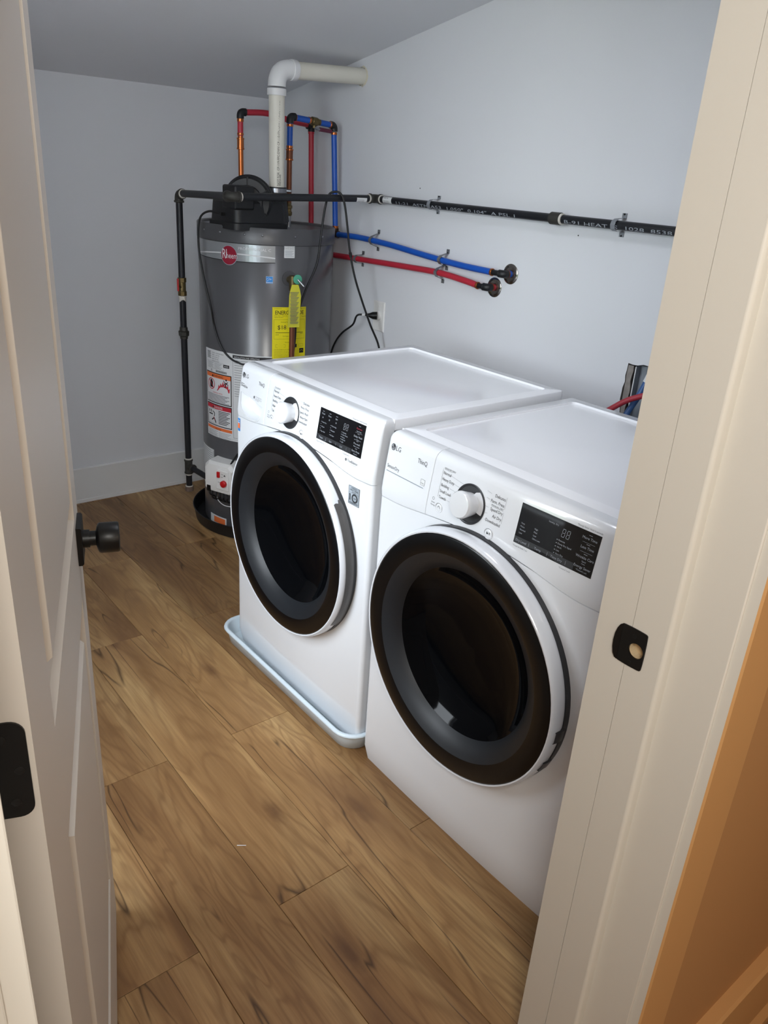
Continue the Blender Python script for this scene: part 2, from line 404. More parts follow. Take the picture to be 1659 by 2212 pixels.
# ------------------------------------------------------------------ outside the window
gd = MB().box(-14, LX-1.0, -8, 10, -.6, -.5).build('bounce_ground', mat('pale_bounce', '#B9B6AD', .95, var=.1, vscale=3), None, kind='structure', smooth=0)  # unseen pale ground, added to bounce daylight up through the window
tb = MB()
rt = random.Random(7)
for i in range(260):
    cy = rt.uniform(-5, 8); cz = rt.uniform(-.4, 1.1+.35*math.sin(cy*1.3)); cx = -6.0+rt.uniform(-.7, .4); r = rt.uniform(.18, .42)
    tb.lathe([(-r, .02), (-r*.6, r*.8), (0, r), (r*.6, r*.75), (r, .02)], (cx, cy, cz), (rt.uniform(-1, 1), rt.uniform(-1, 1), rt.uniform(-1, 1)), 6)
tb.build('garden_hedge', mat('hedge_leaves', '#3F6A2E', .9, var=.6, vscale=4), None, smooth=0, kind='stuff', label='leafy green hedge outside beyond the side window', cat='hedge')
# ================================================================== DOOR (open into the room)
DN = Vector((-1.031, -.117, 0)); dd = Vector((.358, .934, 0)).normalized(); dn = Vector((dd.y, -dd.x, 0))
DWID, DTH, DZ0, DZ1 = .765, .035, .012, 2.035
def dpt(s, t, z): return DN+dd*s+dn*t+Vector((0, 0, z))
db = MB()
pan = [(.145, .678, .190, .838), (.145, .678, .988, 1.905)]
ss = [0, .145, .678, DWID]; zs = [DZ0, .190, .838, .988, 1.905, DZ1]
for i in range(3):
    for k in range(5):
        if i == 1 and k in (1, 3): continue
        db.add([dpt(ss[i], 0, zs[k]), dpt(ss[i+1], 0, zs[k]), dpt(ss[i+1], 0, zs[k+1]), dpt(ss[i], 0, zs[k+1])], [(0, 1, 2, 3)])
def rr(s0, s1, z0, z1, o, t): return [dpt(s0+o, t, z0+o), dpt(s1-o, t, z0+o), dpt(s1-o, t, z1-o), dpt(s0+o, t, z1-o)]
for (s0, s1, z0, z1) in pan:
    db.loft([rr(s0, s1, z0, z1, o, t) for o, t in ((0, 0), (.0012, -.0095), (.046, -.0095), (.052, -.0005), (.053, 0))], True, False, True)
for a in ([(0, 0), (0, -DTH)], [(DWID, 0), (DWID, -DTH)]):
    (s0, t0), (s1, t1) = a; db.add([dpt(s0, t0, DZ0), dpt(s1, t1, DZ0), dpt(s1, t1, DZ1), dpt(s0, t0, DZ1)], [(0, 1, 2, 3)])
db.add([dpt(0, -DTH, DZ0), dpt(DWID, -DTH, DZ0), dpt(DWID, -DTH, DZ1), dpt(0, -DTH, DZ1)], [(0, 1, 2, 3)])
for z in (DZ0, DZ1): db.add([dpt(0, 0, z), dpt(DWID, 0, z), dpt(DWID, -DTH, z), dpt(0, -DTH, z)], [(0, 1, 2, 3)])
door = db.build('door_1', MDOOR, None, kind='structure', smooth=0)
KS, KZ = .712, .937
kn = MB(); Kc = dpt(KS, 0, KZ)
def knob(sg, t0, nm):
    c0 = dpt(KS, t0, KZ); ax = dn*sg
    k = MB().lathe([(.004, .0155), (.019, .0155), (.019, .0128), (.029, .0128), (.031, .020), (.0335, .0250), (.036, .0262), (.064, .0262), (.0665, .0248), (.067, .0230)], c0, ax, 40).build('door_knob', MBLK, door, label='matt black cylindrical knob')
    e1, h = dd, .034
    def sq(w, t): return [c0+ax*t+dd*a*w+Vector((0, 0, b_*w)) for a, b_ in ((-1, -1), (1, -1), (1, 1), (-1, 1))]
    MB().loft([sq(h, 0), sq(h, .006), sq(h-.002, .0085)], True, True, True).build('rosette', MBLK, k)
knob(1, 0, 'a'); knob(-1, -DTH, 'b')
# hinge leaves on the hinge edge
def leaf(zc0, nm='hinge_leaf'):
    H = .0495; pts = []
    w0, w1, rr_ = -DTH+.001, -.0045, .0125
    def P(t, z, h): return DN+dn*t+Vector((0, 0, z))-dd*h
    for a in range(7):
        q = a/6*PI/2; pts.append((w1-rr_+rr_*math.sin(q), zc0+H-rr_+rr_*math.cos(q)))
    for a in range(7):
        q = a/6*PI/2; pts.append((w1-rr_+rr_*math.cos(q), zc0-H+rr_-rr_*math.sin(q)))
    pts += [(w0, zc0-H), (w0, zc0+H)]
    o = MB().loft([[P(t, z, h) for t, z in pts] for h in (0, .0018)], True, True, True).build(nm, MBLK, door, label='black round-cornered hinge leaf')
    for dz, t in ((.033, -.0235), (0, -.0125), (-.033, -.0185)):
        c0 = P(t, zc0+dz, .0018)
        s = MB().lathe([(0, .0042), (.0004, .0040), (.0006, .0034)], c0, -dd, 20); 
        so = s.build('hinge_screw', MSCREW, o)
    MB().cyl(P(w0-.006, zc0-H, -.0), P(w0-.006, zc0+H, 0), .006, 16).build('hinge_barrel', MBLK, o)
for z in (.28, 1.060, 1.85): leaf(z)
lb = MB(); lb.loft([[dpt(DWID+h, -DTH/2-.0125, KZ-.028), dpt(DWID+h, -DTH/2+.0125, KZ-.028), dpt(DWID+h, -DTH/2+.0125, KZ+.028), dpt(DWID+h, -DTH/2-.0125, KZ+.028)] for h in (0, .0015)], True, True, True)
lb.build('latch_plate', MBLK, door)
# ------------------------------------------------------------------ strike plate on trim_1
boolean(strike_jamb, MB().cyl((JX1-.01, -.2095, .951), (JX1+.016, -.2095, .951), .0125, 20))
for pl in strike_jamb.data.polygons:
    cc = pl.center
    if abs(cc.y+.2095) < .0128 and abs(cc.z-.951) < .0128 and cc.x > JX1+.0003: pl.material_index = 1
outer, inner = [], []
y0, y1, z0, z1 = -.2235, -.180, .9235, .9835
n = 32
def rrpt(cx, cz, hx, hz, r, a):
    ca, sa = math.cos(a), math.sin(a)
    t = 1e9
    dx = (hx-r); dz = (hz-r)
    # march on a superellipse-like rounded rectangle
    px, pz = max(-dx, min(dx, hx*ca*1.6)), max(-dz, min(dz, hz*sa*1.6))
    return cx+px+r*ca, cz+pz+r*sa
for i in range(n):
    a = 2*PI*i/n
    outer.append(rrpt((y0+y1)/2, (z0+z1)/2, (y1-y0)/2, (z1-z0)/2, .006, a))
    inner.append((-.2095+.0115*math.cos(a), .951+.0115*math.sin(a)))
sb = MB()
sb.loft([[(JX1-.0002, y, z) for y, z in outer], [(JX1-.0018, y, z) for y, z in outer], [(JX1-.0018, y, z) for y, z in inner], [(JX1+.001, y, z) for y, z in inner]], True)
lip = []
for i in range(9):
    a = -PI/2+PI*i/8; lip.append((y1+.0085*math.cos(a)*1.0, (z0+z1)/2+.029*math.sin(a)))
sb.loft([[(JX1-.0022-(.0035*(y-y1)/.0085 if y > y1 else 0)+dx, y-.003, z) for y, z in lip] for dx in (0, .0016)], True, True, True)
sp = sb.build('strike_plate', MBLK, strike_jamb, label='black strike plate with rounded lip and latch hole')
for dz in (-.021, .021): MB().lathe([(0, .0032), (.0004, .003)], (JX1-.0018, -.2095+.006, .951+dz), (-1, 0, 0), 16).build('screw', MSCREW, sp)
MB().box(JX1-.0012, JX1+.003, -.197, -.1935, .9435, .9585).build('strike_tab', MSTEEL, sp)
# ================================================================== LAUNDRY MACHINES
WM, HM, BX = .686, .975, .690
def bow(v): t = (v-.343)/.343; return -.006-.006*(1-t*t)
def tilt(z): return 0 if z < .83 else .022*((z-.83)/.145)**1.15
def seam(v):
    pts = [(0, .812), (.03, .809), (.09, .809), (.20, .828), (.30, .836), (.42, .836), (.52, .825), (.60, .814), (.686, .812)]
    xs, ys = zip(*pts)
    # smooth interpolation
    return sum(np.interp(v+d, xs, ys) for d in (-.03, -.015, 0, .015, .03))/5
CR = .013
def outline(v0, v1, xb, rl, rh, rb=.006, n=44):
    """closed list of (x, v, nx, nv, isfront): front edge from v0 to v1, corner radii rl (low v) and rh (high v)"""
    P = []
    for i in range(n+1):
        v = v0+rl+(v1-rh-v0-rl)*i/n; P.append((bow(v) if True else 0, v, -1, 0, 1))
    def corner(cx, cv, r, a0, a1, fr, k=7):
        for i in range(1, k+1):
            a = a0+(a1-a0)*i/k; P.append((cx+r*math.cos(a), cv+r*math.sin(a), math.cos(a), math.sin(a), fr))
    corner(bow(v1-rh)+rh, v1-rh, rh, PI, PI/2, 1)
    for t in (.33, .66): P.append((rh+(xb-rh)*t, v1, 0, 1, 1 if t < .4 and xb < .1 else 0))
    P.append((xb-rb, v1, 0, 1, 0)); P.append((xb, v1-rb, 1, 0, 0)); P.append((xb, v0+rb, 1, 0, 0)); P.append((xb-rb, v0, 0, -1, 0))
    for t in (.66, .33): P.append((rl+(xb-rl)*t, v0, 0, -1, 0))
    k = 7
    for i in range(k):
        a = -PI/2-(PI/2)*i/k; P.append((bow(v0+rl)+rl+rl*math.cos(a), v0+rl+rl*math.sin(a), math.cos(a), math.sin(a), 1))
    return P
def machine(Y0, Z0, kind, root):
    def W3(x, v, z): return (x, Y0+v, Z0+z)
    def surf(u, v, h):           # u: reader's right (= -v axis), measured from low-v edge: u = -vloc
        vl = -u; z = v
        return W3(bow(vl)+tilt(z)-h, vl, z)
    # lower cabinet
    O = outline(0, WM, BX, CR, CR)
    NL = 16; rings = []
    zt = []
    for x, v, nx, nv, fr in O: zt.append((seam(v)-.0012) if x < .06 else HM-.030)
    zt2 = zt[:]
    for k in range(NL+1):
        ring = []
        for (x, v, nx, nv, fr), zz in zip(O, zt2):
            zb = .0; t = k/NL; z = zb+(zz-zb)*t
            ins = 0
            if z < .02: ins = .012*(1-z/.02)**2
            if zz-z < .0008 and fr: ins = .0015
            w = max(0, 1-max(0, x)/.15)
            xx = x+(tilt(z)*w)-nx*ins; ring.append(W3(xx, v-nv*ins, z))
        rings.append(ring)
    cab = MB().loft(rings, True, True, True).build('cabinet', MENA, root, smooth=50)
    boolean(cab, MB().lathe([(-.06, .262), (.16, .262)], (0, Y0+.343, Z0+.546), (1, 0, 0), 64))
    cab.data.shade_smooth(); cab.data.set_sharp_from_angle(angle=math.radians(30))
    MB().lathe([(-.001, .272), (.004, .272), (.004, .255), (.150, .235), (.156, .05), (.157, .001)], (0, Y0+.343, Z0+.546), (1, 0, 0), 64, False, False).build('drum_well', MDARK, root)
    # top bands: drawer side and control side
    def band(v0, v1, rl, rh, nm, m):
        Ob = outline(v0, v1, .052, rl, rh, .001, 36); rs = []
        for k in range(15):
            ring = []
            for x, v, nx, nv, fr in Ob:
                zb = seam(v)+.0012; R = .020
                if k <= 8: z = zb+(HM-R-zb)*k/8; ins = .0015 if k == 0 else 0
                else:
                    q = (k-8)/6*PI/2; z = HM-R+R*math.sin(q); ins = R*(1-math.cos(q))
                w = min(1, max(0, 1-max(0, x+.005)/.057)); sd = 0
                if (v > v1-.014 and rh > .01) or (v < v0+.014 and rl > .01): sd = abs(nv)*ins*.6*(1 if nv > 0 else -1)
                ring.append(W3(min(.052, x+(tilt(min(z, HM))+ins)*w), v-sd, z))
            rs.append(ring)
        return MB().loft(rs, True, True, True).build(nm, m, root, smooth=50)
    ctl = band(0, .5140, .012, .0015, 'control_panel', MENA)
    drw = band(.5152, WM, .0015, .012, 'detergent_drawer' if kind == 'washer' else 'side_panel', MENA)
    if kind == 'washer':
        # scooped pull in the drawer front
        cut = MB(); ring = []
        pr = [(.668, .890), (.531, .874), (.538, .842), (.552, .828), (.580, .822), (.622, .826), (.650, .838), (.662, .853)]
        cut.loft([[W3(x, .600+(v-.600)*s, .852+(z-.852)*s) for v, z in pr] for x, s in ((-.05, 1.06), (.002, 1.0), (.022, .86))], True, True, True)
        boolean(drw, cut)
        drw.data.shade_smooth(); drw.data.set_sharp_from_angle(angle=math.radians(30))
        P = Print(surf)
        P._m(MSILV)
        lipm = [(-a, b_) for a, b_ in pr]; P.line([lipm[k] for k in range(1, 8)]+[lipm[0]], .0022, MPAPER, .0012)
        P.build('pull_lip', drw)
    # lid
    def lidring(ins, z, r):
        x0, x1, y0, y1 = .0532+ins, BX+.004-ins, .001+ins, WM-.001-ins; L = []
        for k_, (bx_, by_, a0) in enumerate(((x1, y1, 0), (x0, y1, PI/2), (x0, y0, PI), (x1, y0, 1.5*PI))):
            q = .002 if (k_ in (1, 2) and ins < .02) else r
            cx = bx_-q if bx_ == x1 else bx_+q; cy = by_-q if by_ == y1 else by_+q
            for i in range(6): a = a0+PI/2*i/5; L.append(W3(cx+q*math.cos(a), cy+q*math.sin(a), z))
        return L
    MB().loft([lidring(.001, HM-.029, .012), lidring(0, HM-.027, .012), lidring(0, HM-.005, .012), lidring(.0015, HM-.0015, .011), lidring(.005, HM, .010), lidring(.034, HM, .016),
               lidring(.0355, HM+.0005, .0155), lidring(.038, HM-.0045, .014), lidring(.040, HM-.005, .013), lidring(.046, HM-.004, .012)], True, True, True).build('lid', MLID, root, smooth=25)
    # feet
    for a in (.08, BX-.08):
        for b_ in (.08, WM-.08): MB().cyl(W3(a, b_, -.0078), W3(a, b_, .004), .022, 20, .002).build('foot', MDARK, root)
    # door
    yc0, z0 = Y0+.343, Z0+.546
    xb_ = -.006
    def LA(pr, nm, m, par, n=96, sm=35): return MB().lathe([(x, r) for x, r in pr], (0, yc0, z0), (1, 0, 0), n, False, False).build(nm, m, par, smooth=sm)
    dgap = LA([(-.002, .301), (-.020, .299), (-.020, .280), (0.004, .280)], 'door_gasket', MDARK, root)
    dr = LA([(-.018, .2955), (-.030, .3000), (-.046, .2992), (-.0545, .2965), (-.057, .2935), (-.0562, .2905), (-.050, .289)], 'door', MRIMW, root)
    LA([(-.052, .2912), (-.0555, .2905), (-.0572, .286), (-.0576, .270), (-.0568, .254), (-.0545, .2455)], 'trim_ring', MGLB, dr, sm=60)
    LA([(-.0545, .2456), (-.050, .236), (-.042, .222), (-.033, .211), (-.024, .2035)], 'inner_cone', MCONE, dr, sm=60)
    LA([(-.024, .2045), (-.018, .196), (-.004, .178), (.010, .14), (.018, .09), (.022, .04), (.0225, .0005)], 'porthole_glass', MGLI, dr, sm=60)
    # grip on the low-v side
    ring = []
    a0, a1 = (math.radians(40), math.radians(-38)) if kind == 'washer' else (math.radians(8), math.radians(-14))
    sec = [(-.032, .2985), (-.042, .3000), (-.044, .3018), (-.034, .3035), (-.020, .3035), (-.014, .2985)]
    segs = [(a0, a1)] if kind == 'washer' else [(math.radians(-2), math.radians(-8)), (math.radians(-19), math.radians(-25))]
    for a, b_ in segs:
        rs = []
        for i in range(25):
            q = a+(b_-a)*i/24; tp = min(1, min(i, 24-i)/2.0)*.75+.25
            rs.append([(x, yc0-(.297+(r-.297)*tp)*math.cos(q), z0+(.297+(r-.297)*tp)*math.sin(q)) for x, r in sec])
        MB().loft(rs, True, True, True).build('door_grip' if kind == 'washer' else 'hinge_clip', MGRY if kind == 'washer' else MDARK, dr)
    # dial
    dv, dz = .385, .897
    c0 = Vector(surf(-dv, dz, 0)); c1 = Vector(surf(-dv, dz+.02, 0)); ax = Vector((-(c1-c0).z, 0, (c1-c0).x)).normalized()
    dl = MB().lathe([(0, .0445), (.0015, .0445), (.0022, .043), (.0012, .040), (-.006, .037)], c0, ax, 48, True, True).build('dial', MDARK, root)
    MB().lathe([(-.004, .0250), (.026, .0300), (.031, .0300), (.0345, .0275), (.035, .024)], c0, ax, 48).build('dial_cap', MENA, dl)
    # display
    P = Print(surf)
    DV0, DV1 = .249, .057     # left and right edge in v
    zl, zh = .8655, .949
    P.poly([(-DV0, zl), (-DV1, zl), (-DV1, zh), (-DV0, zh)], MDISP, .0006)
    dsp = MB(); 
    rsg = [[surf(-(DV0+(DV1-DV0)*i/8), z, h) for (z, h) in ((zl, -.002), (zl, .0006), (zh, .0006), (zh, -.002))] for i in range(9)]
    dsp.loft(rsg, True, True, True); do = dsp.build('display', MDISP, root, label='black touch display')
    P = Print(surf); m = MPRW; H1 = .0010
    def T(s, v, z, sz=.006, al='c', mm=None): P.text(s, -v, z, sz, mm or m, H1, al)
    def seg8(v, z):
        w, h, t = .0065, .0078, .0008
        for (a, b_, c__, d__) in ((0, 0, w, 0), (0, h, w, h), (0, 2*h, w, 2*h), (0, 0, 0, h), (0, h, 0, 2*h), (w, 0, w, h), (w, h, w, 2*h)):
            sh = .0012
            P.line([(-v+a+b_*.08, z+b_+ (sh if a == c__ else 0)), (-v+c__+d__*.08, z+d__-(sh if a == c__ else 0))], t, m, H1)
    seg8(.142, .918); seg8(.131, .918)
    rc = .080
    if kind == 'washer':
        for s, v in (('Wash', .233), ('Rinse', .204), ('Spin', .175)): T(s, v, .933, .0060); P.rect(-v-.004, .941, -v+.004, .9418, m, H1)
        for v in (.233, .204, .175): P.disc(-v, .925, .002, m, H1, 10, .0013)
        for c_i, (vv, items) in enumerate(((.238, ('Extra Hot', '', 'Warm', '', 'Tap Cold')), (.195, ('Extra High', '', 'Medium', '', 'No Spin')), (.147, ('Remote', 'Cold Wash', 'Heavy', 'Normal', 'Light')))):
            for k, s in enumerate(items):
                z = (.912, .912, .9085)[c_i]-.0060*k; P.rect(-vv, z+.001, -vv+.0025, z+.0022, m, H1)
                if s: T(s, vv-.005, z, .0048, 'l')
        P.rect(-DV0+.001, zl+.001, -rc-.019, zl+.0145, MDARK, .0008)
        for s, v in (('Temp.', .228), ('Spin', .186), ('Soil', .140)): T(s, v, .8705, .0072)
        for v in (.207, .163, .118): P.rect(-v, .869, -v+.0006, .877, m, H1)
        for s, z, s2, mm in (('Remote', .9330, 'Start/Wash', MPRR), ('Delay Wash', .9125, 'Time', m), ('Pre-wash', .8945, '*Remote Start', m), ('Extra Rinse', .8755, '*Control', m)):
            T(s, rc, z, .0068, 'c', mm); T(s2, rc, z-.0062, .0042); P.rect(-rc-.004, z+.0085, -rc+.004, z+.0093, m, H1)
        for z in (.9240, .9060, ): P.rect(-rc-.014, z, -rc+.014, z+.0004, m, H1)
    else:
        T('Sensing  Dry', .165, .935, .0048)
        for k, s in enumerate(('Remote', 'Damp Dry Signal', 'Wi-Fi', 'Lint', 'Very Dry')):
            z = .908-.0068*k; P.rect(-.150, z+.001, -.1475, z+.0022, m, H1); T(s, .145, z, .0048, 'l')
        for k, s in enumerate(('High', 'Med.', 'Low', 'Ultra Low')): T(s, .205, .908-.0068*k, .0048, 'l')
        for k, s in enumerate(('Very', 'More', 'Normal', 'Less')): T(s, .240, .908-.0068*k, .0048, 'l')
        P.rect(-DV0+.001, zl+.001, -rc-.019, zl+.0145, MDARK, .0008)
        for s, v in (('Dry Level', .230), ('Temp.', .186), ('Time Dry', .140)): T(s, v, .8705, .0072)
        for v in (.210, .163, .118): P.rect(-v, .869, -v+.0006, .877, m, H1)
        for s, z, s2 in (('More Time', .9335, ''), ('Less Time', .9150, ''), ('Wrinkle Care', .8955, 'Signal'), ('Energy Saver', .8765, '*Control Lock')):
            T(s, rc, z, .0074); P.rect(-rc-.004, z+.0088, -rc+.004, z+.0096, m, H1)
            if s2: T(s2, rc, z-.0062, .0042)
        for z in (.9270, .9085): P.rect(-rc-.014, z, -rc+.014, z+.0004, m, H1)
    P.build('display_lettering', do)
    # printed lettering on the white panel
    P = Print(surf); m = MPRD; g = MPRT; h = .0005
    # round emblem and maker's letters
    P.disc(-.6625, .9405, .0082, m, h, 28)
    P.disc(-.6625, .9405, .0064, MRIMW, h*1.6, 24, .0056, PI*.5, PI*2)
    P.rect(-.6635, .9365, -.6627, .9450, MRIMW, h*1.6); P.rect(-.6635, .9365, -.6600, .9373, MRIMW, h*1.6); P.rect(-.6610, .9402, -.6567, .9409, MRIMW, h*1.6)
    P.disc(-.6657, .9428, .0009, MRIMW, h*1.6, 8)
    P.text('LG', -.6520, .9350, .0165, m, h)
    P.text('ThinQ', -.570, .9315, .0150, m, h, sx=.86)
    le = (('SENSOR DRY', ('Normal', 'Heavy Duty', 'Bedding', 'Small Load', 'Towels')) if kind == 'dryer' else ('TurboWash', ('Normal', 'Heavy Duty', 'Bedding', 'Allergiene', 'Tub Clean')))
    ri = ('Delicates', 'Perm. Press', 'Speed Dry', 'Air Dry', 'Downloaded') if kind == 'dryer' else ('Delicates', 'Perm. Press', 'Speed Wash', 'Rinse+Spin', 'Downloaded')
    P.text(le[0], -.480, .9450, .0062, g, h); P.rect(-.480, .9438, -.455, .9442, g, h)
    P.rect(-.4835, .880, -.4830, .945, g, h)
    for k, s in enumerate(le[1]):
        z = .9335-.0138*k; P.text(s, -.480, z, .0098, m, h, sx=.82)
        e0 = (-.455, -.445, -.452, -.445, -.455)[k]; e1 = (-.412, -.424, -.430, -.432, -.430)[k]
        P.line([(e0, z+.003), (e1, z+.001-.0035*(k == 0))], .0004, g, h)
    for k, s in enumerate(ri):
        z = .9350-.0130*k-(.004 if k > 1 and kind == 'dryer' else 0); vr = .292 if kind == 'dryer' else .300
        P.text(s, -vr, z, .0098, m, h, al='r', sx=.82)
        P.line([(-.345+.002*k, z+.006-.001*k), (-.332, z+.004)], .0004, g, h)
    if kind == 'dryer':
        P.text('MANUAL DRY', -.292, .9150, .0054, g, h, al='r'); P.rect(-.325, .9140, -.292, .9144, g, h)
        P.rect(-.2900, .919, -.2896, .944, g, h); P.rect(-.2900, .888, -.2896, .912, g, h)
        P.text('SensorDry', -.672, .8895, .0125, m, h, sx=.84)
        P.rect(-.672, .8800, -.5345, .8820, MSILV, h, 6)
        P.rect(-.5465, .8865, -.5325, .9000, MPAPER, h); P.frame(-.5465, .8865, -.5325, .9005, .0006, g, h*1.5); P.text('energy', -.5455, .8905, .0036, m, h*1.6)
    else:
        P.text('Inverter', -.672, .9135, .0062, m, h); P.text('DirectDrive', -.672, .9060, .0105, m, h, sx=.82)
        P.disc(-.585, .8915, .0038, m, h, 16, .0012); 
        for k in range(4): P.frame(-.578+.0095*k, .8880, -.5700+.0095*k, .8960, .0005, g, h)
        P.text('Steam  Allergen', -.578, .8845, .0034, g, h)
        P.disc(-.113, .8475, .0034, m, h, 16, .0012); P.text('TrueBalance', -.107, .8445, .0096, m, h, sx=.86); P.rect(-.092, .8405, -.070, .8409, g, h)
    P.text('*Touch & Hold 3 sec', -.249, zl-.0075, .0046, g, h); P.text('*Control Lock', -.130, zl-.0075, .0046, g, h)
    P.text('*Energy Saver  Hold 3 seconds', -.057, zh+.0035, .0046, g, h, al='r')
    P.text('Smart', -.500, .8615, .0050, g, h); P.text('Pairing', -.500, .8555, .0050, g, h); P.disc(-.495, .872, .0035, g, h, 12, .0028)
    P.build('panel_lettering', ctl)
    # push buttons
    for (v, z, r, s) in ((.472, .8575, .0115, 'power'), (.316, .8560, .0125, 'play')):
        c0 = Vector(surf(-v, z, 0))
        bo = MB().lathe([(-.001, r), (.0008, r), (.0014, r-.001), (.0008, r-.002), (.0014, r-.003), (.0018, r-.0045)], c0, ax, 36).build(s+'_button', MENA, root)
        Q = Print(lambda u, v_, h_, c0=c0: (c0.x+ax.x*(.0018+h_), c0.y-u, c0.z+v_+ax.z*.0018))
        Q.disc(0, 0, r-.0008, g, -.0002, 32, r-.0016)
        if s == 'power':
            Q.disc(0, 0, .0042, m, .0003, 20, .0034, PI/2+.5, PI*2.5-.5); Q.rect(-.0004, .001, .0004, .0052, m, .0003)
        else:
            Q.poly([(-.0048, -.0038), (.0006, 0), (-.0048, .0038)], m, .0003); Q.rect(.0016, -.0038, .0026, .0038, m, .0003); Q.rect(.0038, -.0038, .0048, .0038, m, .0003)
        Q.build('button_symbol', bo)
    return surf, W3
washer = thing('washing_machine', 'white front-load washer, farther of the two machines, standing in a white drain pan', 'washing machine', (0, .714+.343, .012))
wsurf, wW3 = machine(.714, .012, 'washer', washer)
dryer = thing('clothes_dryer', 'white front-load dryer nearest the doorway, with large black round door', 'dryer', (0, .343, 0))
dsurf, dW3 = machine(0, .0, 'dryer', dryer)
for f in [o for o in dryer.children if o.name.startswith('foot')]: bpy.data.objects.remove(f)
# warranty badge
P = Print(wsurf)
P.rect(-.092, .736, -.048, .786, MSILV, .0008); P.frame(-.092, .736, -.048, .786, .0007, MPRD, .0012)
P.text('INVERTER', -.070, .7795, .0048, MPRD, .0013, 'c'); P.text('DIRECT DRIVE', -.070, .7735, .0060, MPRD, .0013, 'c', sx=.86); P.text('MOTOR', -.070, .7685, .0045, MPRD, .0013, 'c')
P.rect(-.090, .7670, -.050, .7674, MPRD, .0013)
P.rect(-.0875, .7460, -.0835, .7640, MPRD, .0013); P.poly([(-.0895, .7600), (-.0835, .7640), (-.0875, .7640)], MPRD, .0013)
P.disc(-.0660, .7550, .0122, MPRD, .0013, 28, .0078); P.text('YEAR', -.0660, .7535, .0050, MPRD, .0013, 'c')
P.text('WARRANTY', -.070, .7385, .0062, MPRD, .0013, 'c'); P.build('warranty_badge', washer, 'silver 10 year warranty sticker')
P = Print(wsurf); P.rect(-.6730, .765, -.6600, .806, MBLUE, .0008); P.rect(-.6725, .774, -.6605, .790, MORG, .0012); P.rect(-.6725, .791, -.6605, .794, MPAPER, .0012); P.rect(-.6725, .798, -.6605, .800, MPAPER, .0012); P.build('corner_sticker', washer, 'small blue and orange sticker')
# small chips on the lid edge
# ------------------------------------------------------------------ drain pan under the washer
pan_o = thing('washer_drain_pan', 'white plastic drain pan with rolled rim under the washing machine', 'drain pan', (.35, 1.085, 0))
def rrect(x0, x1, y0, y1, r, z, n=7):
    L = []
    for cx, cy, a0 in ((x1-r, y1-r, 0), (x0+r, y1-r, PI/2), (x0+r, y0+r, PI), (x1-r, y0+r, 1.5*PI)):
        for i in range(n): a = a0+PI/2*i/(n-1); L.append((cx+r*math.cos(a), cy+r*math.sin(a), z))
    return L
def panring(ins, z): return rrect(-.052+ins, .735-ins, .697+ins, 1.472-ins, .07-ins*.8, z)
MB().loft([panring(.026, .0005), panring(.020, .003), panring(.010, .050), panring(.002, .052), panring(0, .056), panring(.002, .0605), panring(.007, .0625), panring(.012, .0615), panring(.0155, .056), panring(.022, .008), panring(.027, .004)], True, True, True).build('pan_tray', MPAN, pan_o, smooth=60)
# ================================================================== WATER HEATER
HX, HY, HR, HT = .650, 2.320, .280, 1.312
heater = thing('water_heater', 'tall grey power-vent tank water heater in the corner with black blower on top', 'water heater', (HX, HY, .012))
def cylp(rad):
    def fn(u, v, h):
        a = math.radians(u); return (HX+(rad+h)*math.cos(a), HY+(rad+h)*math.sin(a), v)
    return fn
K = math.degrees(1/HR)      # degrees per metre on the tank surface
def tankfn(a0, z0, inv=1):
    """local metres (u right, v up) from angle a0 and height z0"""
    def fn(u, v, h):
        a = math.radians(a0+u*K); return (HX+(HR+h)*math.cos(a), HY+(HR+h)*math.sin(a), z0+v)
    return fn
MB().lathe([(.018, HR-.004), (.020, HR), (1.262, HR), (1.264, HR-.002)], (HX, HY, 0), (0, 0, 1), 96).build('tank', MTANK, heater, smooth=50)
MB().lathe([(1.250, HR+.001), (1.2515, HR+.004), (HT-.004, HR+.004), (HT, HR+.001), (HT-.002, HR-.012), (HT-.010, HR-.016), (HT-.010, .01)], (HX, HY, 0), (0, 0, 1), 96, False, True).build('tank_top', MTKD, heater, smooth=40)
for a in (200, 222, 236, 262, 290, 180):
    c0 = Vector((HX+(HR+.004)*math.cos(math.radians(a)), HY+(HR+.004)*math.sin(math.radians(a)), 1.285))
    MB().lathe([(0, .0045), (.002, .004), (.0035, .002)], c0, (math.cos(math.radians(a)), math.sin(math.radians(a)), 0), 10).build('screw', MSTEEL, heater)
# name band
F = tankfn(0, 0)
P = Print(lambda u, v, h: F(u/K, v, h))
def bandz(a): t = (a-204)/42; return 1.212+.012*t*t*0
N_ = 28; ga, gb = 163.5, 246
P._m(MSILV)
def quadstrip(z0f, z1f, m, h, a0=ga, a1=gb, n=N_):
    P._m(m); vs = []; fs = []
    for i in range(n+1):
        a = a0+(a1-a0)*i/n; vs += [P.fn(a, z0f(a), h), P.fn(a, z1f(a), h)]
    for i in range(n): fs.append((2*i, 2*i+2, 2*i+3, 2*i+1))
    P.b.add(vs, fs)
MSILV2 = mat('silver_band', '#9FA3A6', .28, .5, var=.08, vscale=14)
quadstrip(lambda a: 1.187-.004*math.sin((a-ga)/(gb-ga)*PI), lambda a: 1.248, MSILV2, .0010)
quadstrip(lambda a: 1.1845-.004*math.sin((a-ga)/(gb-ga)*PI), lambda a: 1.187-.004*math.sin((a-ga)/(gb-ga)*PI), MBLKP, .0011)
quadstrip(lambda a: 1.190+.018*math.sin((a-ga)/(gb-ga)*PI*.8), lambda a: 1.1945+.018*math.sin((a-ga)/(gb-ga)*PI*.8), MPAPER, .0013)
P.text('PROFESSIONAL C', 245, 1.2260, 1, MPAPER, .0016) if False else None
P.build('name_band', heater, 'brushed silver name band')
